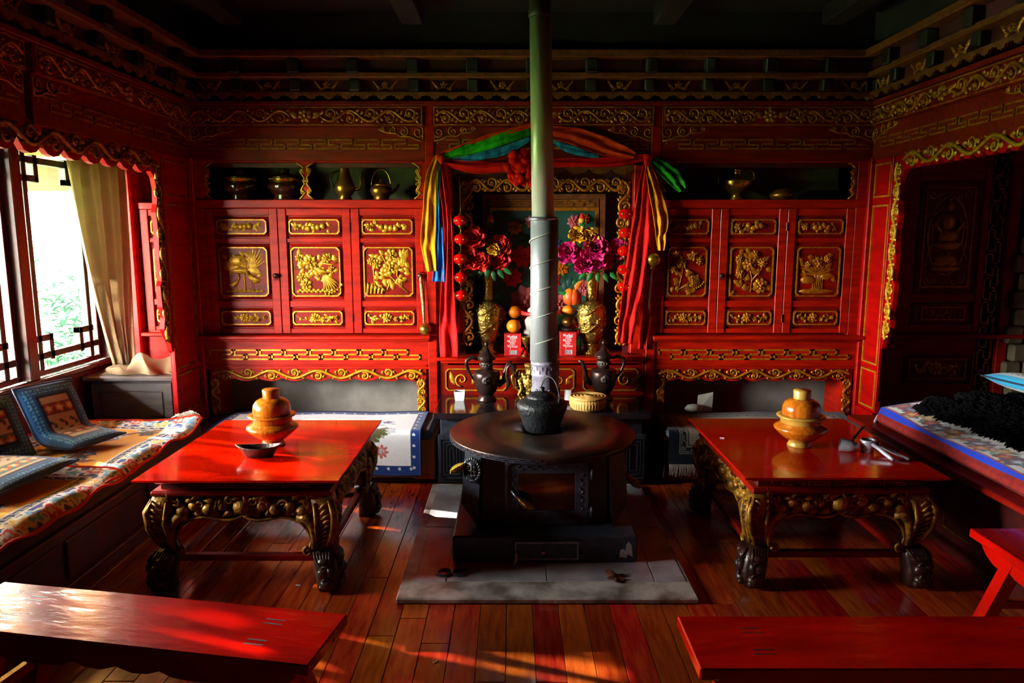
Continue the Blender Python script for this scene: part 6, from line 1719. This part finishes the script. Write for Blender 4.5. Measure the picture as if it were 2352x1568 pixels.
# ladles
t = thing('ladle', 'ladle with pale wooden handle and dull brass bowl, hung left of the altar', 'ladle', (-.60, 4.90, .96))
part('handle', MB().tube([(-.63, 4.925, 1.34), (-.628, 4.92, 1.30), (-.622, 4.915, 1.25), (-.612, 4.91, 1.12), (-.608, 4.905, 1.0)], [.006, .010, .014, .012, .007], 8), M('bone_wood', '#b59a6a', '#7a5c34', 20, (1, 1, 4), .5), t)
part('ladle_bowl', MB().lathe([(0, -.04), (.025, -.034), (.04, -.014), (.043, .008), (.036, .028), (.018, .042), (.006, .048), (0, .05)], 24, (-.598, 4.895, .958)), BRASS, t)
part('hook', MB().tube([(-.632, 4.945, 1.35), (-.632, 4.92, 1.352), (-.63, 4.918, 1.335)], .004, 6), BRONZE, t)
t = thing('ladle', 'brass ladle hung bowl-up by the post right of the altar', 'ladle', (.955, 4.90, 1.3))
part('ladle_bowl', MB().lathe([(0, -.05), (.02, -.046), (.045, -.02), (.052, .005), (.046, .03), (.025, .046), (0, .05)], 24, (.962, 4.89, 1.435)), BRASS, t)
part('handle', MB().tube([(.957, 4.895, 1.395), (.95, 4.90, 1.34), (.945, 4.905, 1.2), (.94, 4.91, 1.09)], [.008, .011, .01, .007], 8), ALUM, t)
part('collar', MB().lathe([(.012, -.012), (.022, -.006), (.022, .006), (.012, .012)], 14, (.956, 4.896, 1.382)), BRASS, t)
part('hook', MB().tube([(.955, 4.93, 1.345), (.955, 4.90, 1.35)], .004, 6), BRONZE, t)

# ================================================================ OUTSIDE THE WINDOW
t = thing('porch_roof', 'timber porch roof shading the windows outside', 'roof', (-3.7, 3, 2.3))
part('deck', MB().add([(-4.9, -4, 2.22), (-2.96, -4, 2.42), (-2.96, 9, 2.42), (-4.9, 9, 2.22), (-4.9, -4, 2.28), (-2.96, -4, 2.48), (-2.96, 9, 2.48), (-4.9, 9, 2.28)], [(3, 2, 1, 0), (4, 5, 6, 7), (0, 1, 5, 4), (1, 2, 6, 5), (2, 3, 7, 6), (3, 0, 4, 7)]), RAWW, t)
for k in range(10): part('rafter', MB().cbox(-4.85, -2.96, -3.5 + k * 1.25, -3.42 + k * 1.25, 2.16, 2.24, .006), RAWW, t)
part('added_porch_floor', MB().cbox(-4.7, -2.96, -4, 9, -.4, -.28, .01), CARVD, t)  # unseen dark floor, added to cut light bouncing up into the windows
def unseen_tree(label, x, y, n, sy, seed):
    rr = random.Random(seed)
    t = thing('unseen_tree', label, 'tree', (x, y, -.4), 0, 'garden trees outside the window wall')
    m = MB()
    for k in range(n):
        mm = T(x + rr.gauss(0, .5), y + rr.gauss(0, sy), 3.5 + rr.gauss(0, .8)) @ RZ(rr.uniform(0, 6.3)) @ RY(rr.uniform(-1.2, 1.2))
        L, w_ = rr.uniform(.14, .26), .055
        m.add([mm @ Vector(p) for p in ((0, 0, 0), (L * .5, w_, .01), (L, 0, -.02), (L * .5, -w_, .01))], [(0, 1, 2, 3)])
    part('foliage', m, LEAFM, t)
    m = MB().tube([(x, y, -.4), (x - .02, y + .02, 1.2), (x + .05, y - .05, 2.6), (x, y, 3.8)], [.12, .1, .08, .03], 8)
    for k in range(8): m.tube([(x + .02, y, 2.2 + .15 * k), (x + rr.uniform(-.5, .5), y + rr.uniform(-1, 1) * sy, 3.1 + .15 * k)], [.04, .012], 6)
    part('trunk', m, CARVD, t)
unseen_tree('added dense tree out of view, blocking sun through the third window', -8.6, 4.3, 2600, .85, 31)  # unseen, added and thickened to keep sun patches off the floor
unseen_tree('thin leafy garden tree outside the window wall', -8.2, 6.4, 420, .9, 32)
single('garden_lawn', MB().box(-120, -2.96, -100, 140, -.5, -.4), M('lawn_green', '#42602e', '#54743a', 8, rough=.9), 'sunlit green lawn outside the window', 'lawn')
t = thing('porch_beam', 'orange pine porch beam outside the lattice window', 'beam', (-4, 5.7, 2))
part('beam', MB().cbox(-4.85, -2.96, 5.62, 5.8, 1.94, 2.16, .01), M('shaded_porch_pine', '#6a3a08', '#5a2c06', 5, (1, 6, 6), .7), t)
def shrub(label, x, y, r, h, seed):
    rr = random.Random(seed); t = thing('garden_shrub', label, 'shrub', (x, y, -.4), 0, 'shrubs outside the window')
    m = MB()
    for k in range(700):
        a = rr.uniform(0, 2 * PI); q = r * math.sqrt(rr.random()); z = -.4 + h * rr.random() * (1 - .4 * (q / r) ** 2)
        mm = T(x + q * math.cos(a), y + q * math.sin(a), z) @ RZ(rr.uniform(0, 6.3)) @ RY(rr.uniform(-.9, .9))
        L, w_ = rr.uniform(.10, .2), .022
        m.add([mm @ Vector(p) for p in ((0, 0, 0), (L * .5, w_, .01), (L, 0, -.02), (L * .5, -w_, .01))], [(0, 1, 2, 3)])
    part('foliage', m, M('shrub_leaf', '#12301a', '#0c2a22', 6, rough=.8, spec=.1), t)
    m = MB()
    for k in range(9): m.tube([(x + rr.uniform(-.1, .1), y + rr.uniform(-.1, .1), -.4), (x + rr.uniform(-r, r) * .5, y + rr.uniform(-r, r) * .5, -.4 + h * .85)], [.012, .005], 5)
    part('stems', m, CARVD, t)
shrub('bushy green garden shrub seen low through the lattice window', -5.3, 8.2, 1.1, 1.75, 1)
shrub('taller garden shrub seen beside the curtain through the window', -4.4, 7.6, .7, 1.6, 2)
shrub('garden shrub at the far left of the window view', -7.6, 8.6, 1.2, 1.9, 3)

# ================================================================ SMALL SCRAPS
for x, y, z, a, lab in ((1.11, 3.66, .541, -.5, 'tiny white scrap lying on the right table top'), (-.99, 3.10, .001, -.3, 'tiny white scrap lying on the floor below the left table'), (-.29, 2.50, .001, .8, 'tiny white scrap on the floor in the foreground')):
    m = MB(T(x, y, z) @ RZ(a)); m.cbox(-.011, .011, -.003, .003, 0, .003, .001); m.cbox(.006, .013, -.001, .004, .001, .004, .0008)
    single('paper_scrap', m, WHITE, lab, 'scrap', 'paper scraps')
